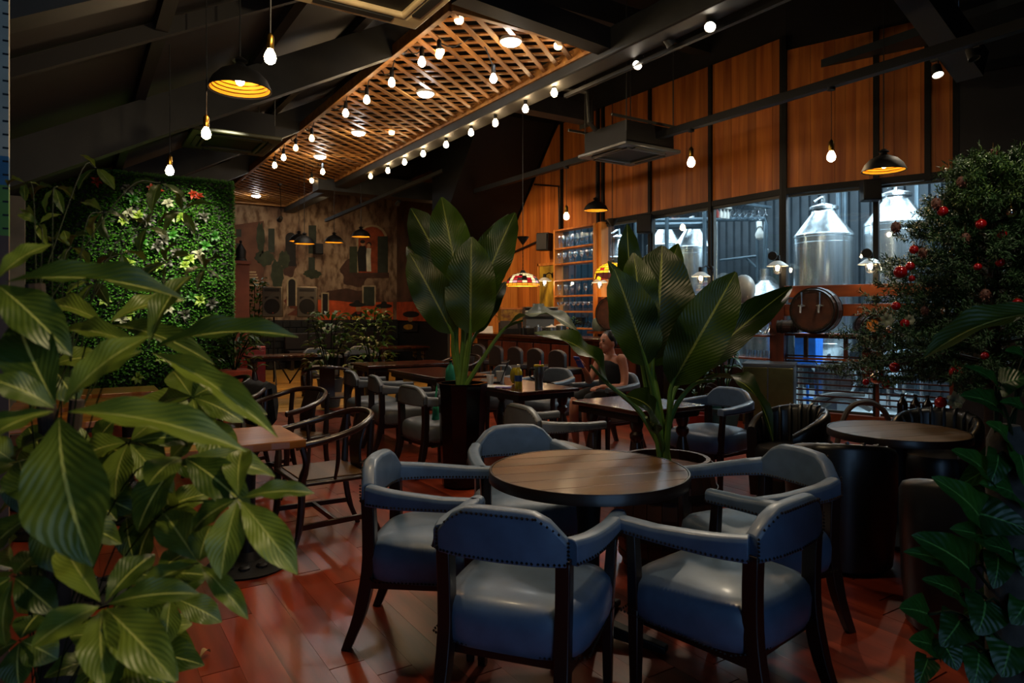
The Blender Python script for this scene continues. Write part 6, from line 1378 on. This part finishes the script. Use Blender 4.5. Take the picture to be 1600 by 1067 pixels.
bd.ell(hd+Vector((0, .105, -.022)), (.012, .018, .022), 8, 6); bd.ell(hd+Vector((0, .085, -.065)), (.022, .016, .008), 8, 6); bd.ell(hd+Vector((0, .078, -.098)), (.02, .02, .016), 8, 6)
for s in (-1, 1): bd.ell(hd+Vector((s*.073, -.01, -.02)), (.010, .022, .032), 8, 8); bd.ell(hd+Vector((s*.155, -.055, -.18)), (.06, .055, .055), 12, 8)
cap_chain(bd, [(-.165, .0, .955), (-.19, -.01, .82), (-.21, .03, .685), (-.19, .16, .675), (-.17, .30, .685)], [.05, .045, .040, .036, .026])   # near arm on the armrest
cap_chain(bd, [(.165, .0, .955), (.20, .06, .82), (.20, .14, .71), (.13, .24, .79), (.09, .32, .86)], [.05, .045, .038, .034, .025])
def hand(c, fwd, palm, side, curl):
    f, pn, sd = Vector(fwd).normalized(), Vector(palm).normalized(), Vector(side).normalized(); c = Vector(c)
    for k in range(3): bd.ell(c+f*(.02+.025*k), (.026, .026, .018), 10, 6)
    for k, L in enumerate((.062, .072, .067, .052)):
        b0 = c+f*.075+sd*(.03-.02*k); b1 = b0+f*L*.5+pn*curl*.02; b2 = b1+f*L*.4*(1-curl)+pn*curl*.045
        cap_chain(bd, [b0-f*.02, b1, b2], [.0095, .009, .0075], 8)
    cap_chain(bd, [c+f*.02+sd*.028, c+f*.05+sd*.055+pn*.01, c+f*.085+sd*.05+pn*.025], [.012, .010, .008], 8)
hand((-.17, .31, .685), (.1, 1, -.05), (0, -.1, -1), (1, 0, 0), .5); hand((.09, .33, .87), (-.1, .5, .85), (0, 1, -.4), (-1, 0, .1), .7)
for s in (-1, 1):
    cap_chain(bd, [(s*.09, .02, .55), (s*.10, .22, .56), (s*.10, .42, .545), (s*.10, .45, .32), (s*.10, .42, .09)], [.085, .078, .058, .052, .036])
    bd.ell((s*.10, .49, .045), (.04, .11, .035), 12, 8)
body = bd.obj('body', M['skin'], pe, ang=0); remesh(body, .0085, 3)
tp = MB(); torso_rings(tp, [(0, .02, .48, .175, .15), (0, .0, .58, .185, .145), (0, -.01, .68, .155, .12), (0, .0, .80, .160, .125), (0, .0, .90, .160, .118), (0, .0, .945, .12, .10)])
tp.bar((-.10, .05, .92), (-.085, -.03, 1.01), .03).bar((.10, .05, .92), (.085, -.03, 1.01), .03).bar((-.085, -.03, 1.01), (-.1, -.09, .92), .03).bar((.085, -.03, 1.01), (.1, -.09, .92), .03)
o = tp.obj('tank_top', M['cloth'], pe, ang=0); remesh(o, .012, 3)
tr_ = MB()
for s in (-1, 1): cap_chain(tr_, [(s*.09, .0, .55), (s*.10, .22, .565), (s*.10, .40, .55)], [.10, .092, .075], 12)
tr_.ell((0, 0, .53), (.185, .15, .08), 16, 8); o = tr_.obj('shorts', M['cloth'], pe, ang=0); remesh(o, .014, 3)
hr = MB(); hr.ell(hd+Vector((0, -.022, .03)), (.082, .092, .095), 18, 12); hr.ell(hd+Vector((0, -.115, .055)), (.05, .045, .05), 14, 10); hr.ell(hd+Vector((0, -.08, -.03)), (.06, .04, .05), 12, 8)
o = hr.obj('hair', M['hair'], pe, ang=0); remesh(o, .009, 3)
ey = MB()
for s in (-1, 1): ey.ell(hd+Vector((s*.030, .0865, .008)), (.012, .007, .006), 8, 6)
ey.obj('eyes', M['cloth'], pe); br = MB()
for s in (-1, 1): br.tube([hd+Vector((s*.014, .094, .028)), hd+Vector((s*.045, .080, .030))], .004, 5)
br.obj('eyebrows', M['hair'], pe); MB().ell(hd+Vector((0, .097, -.063)), (.02, .007, .007), 8, 6).obj('lips', mat('lips', '#7a3028', .4), pe)
for s in (-1, 1): MB().lathe([(0, 0), (.045, 0), (.04, .02), (.038, .06), (0, .07)], 12, (s*.10, .43, .0)).ell((s*.10, .50, .03), (.048, .10, .03), 12, 6).obj('shoe', M['black'], pe)
wm = pe.matrix_world; mw = Matrix.Translation(pe.location) @ Matrix.Rotation(PI/2+.06, 4, 'Z')
t = thing('phone', 'phone in a bright blue case held up by the woman', 'phone', mw @ Vector((.075, .405, .935)), PI/2)
b = MB().box((0, 0, 0), (.075, .010, .15)).obj('phone_case', M['blue'], t, bevel=.003); s_ = MB().box((0, -.006, 0), (.066, .003, .138)).obj('screen', glow('lit_screen', (.5, .6, .9), .25), t)
t.rotation_euler = (math.radians(-38), 0, PI/2+.25)
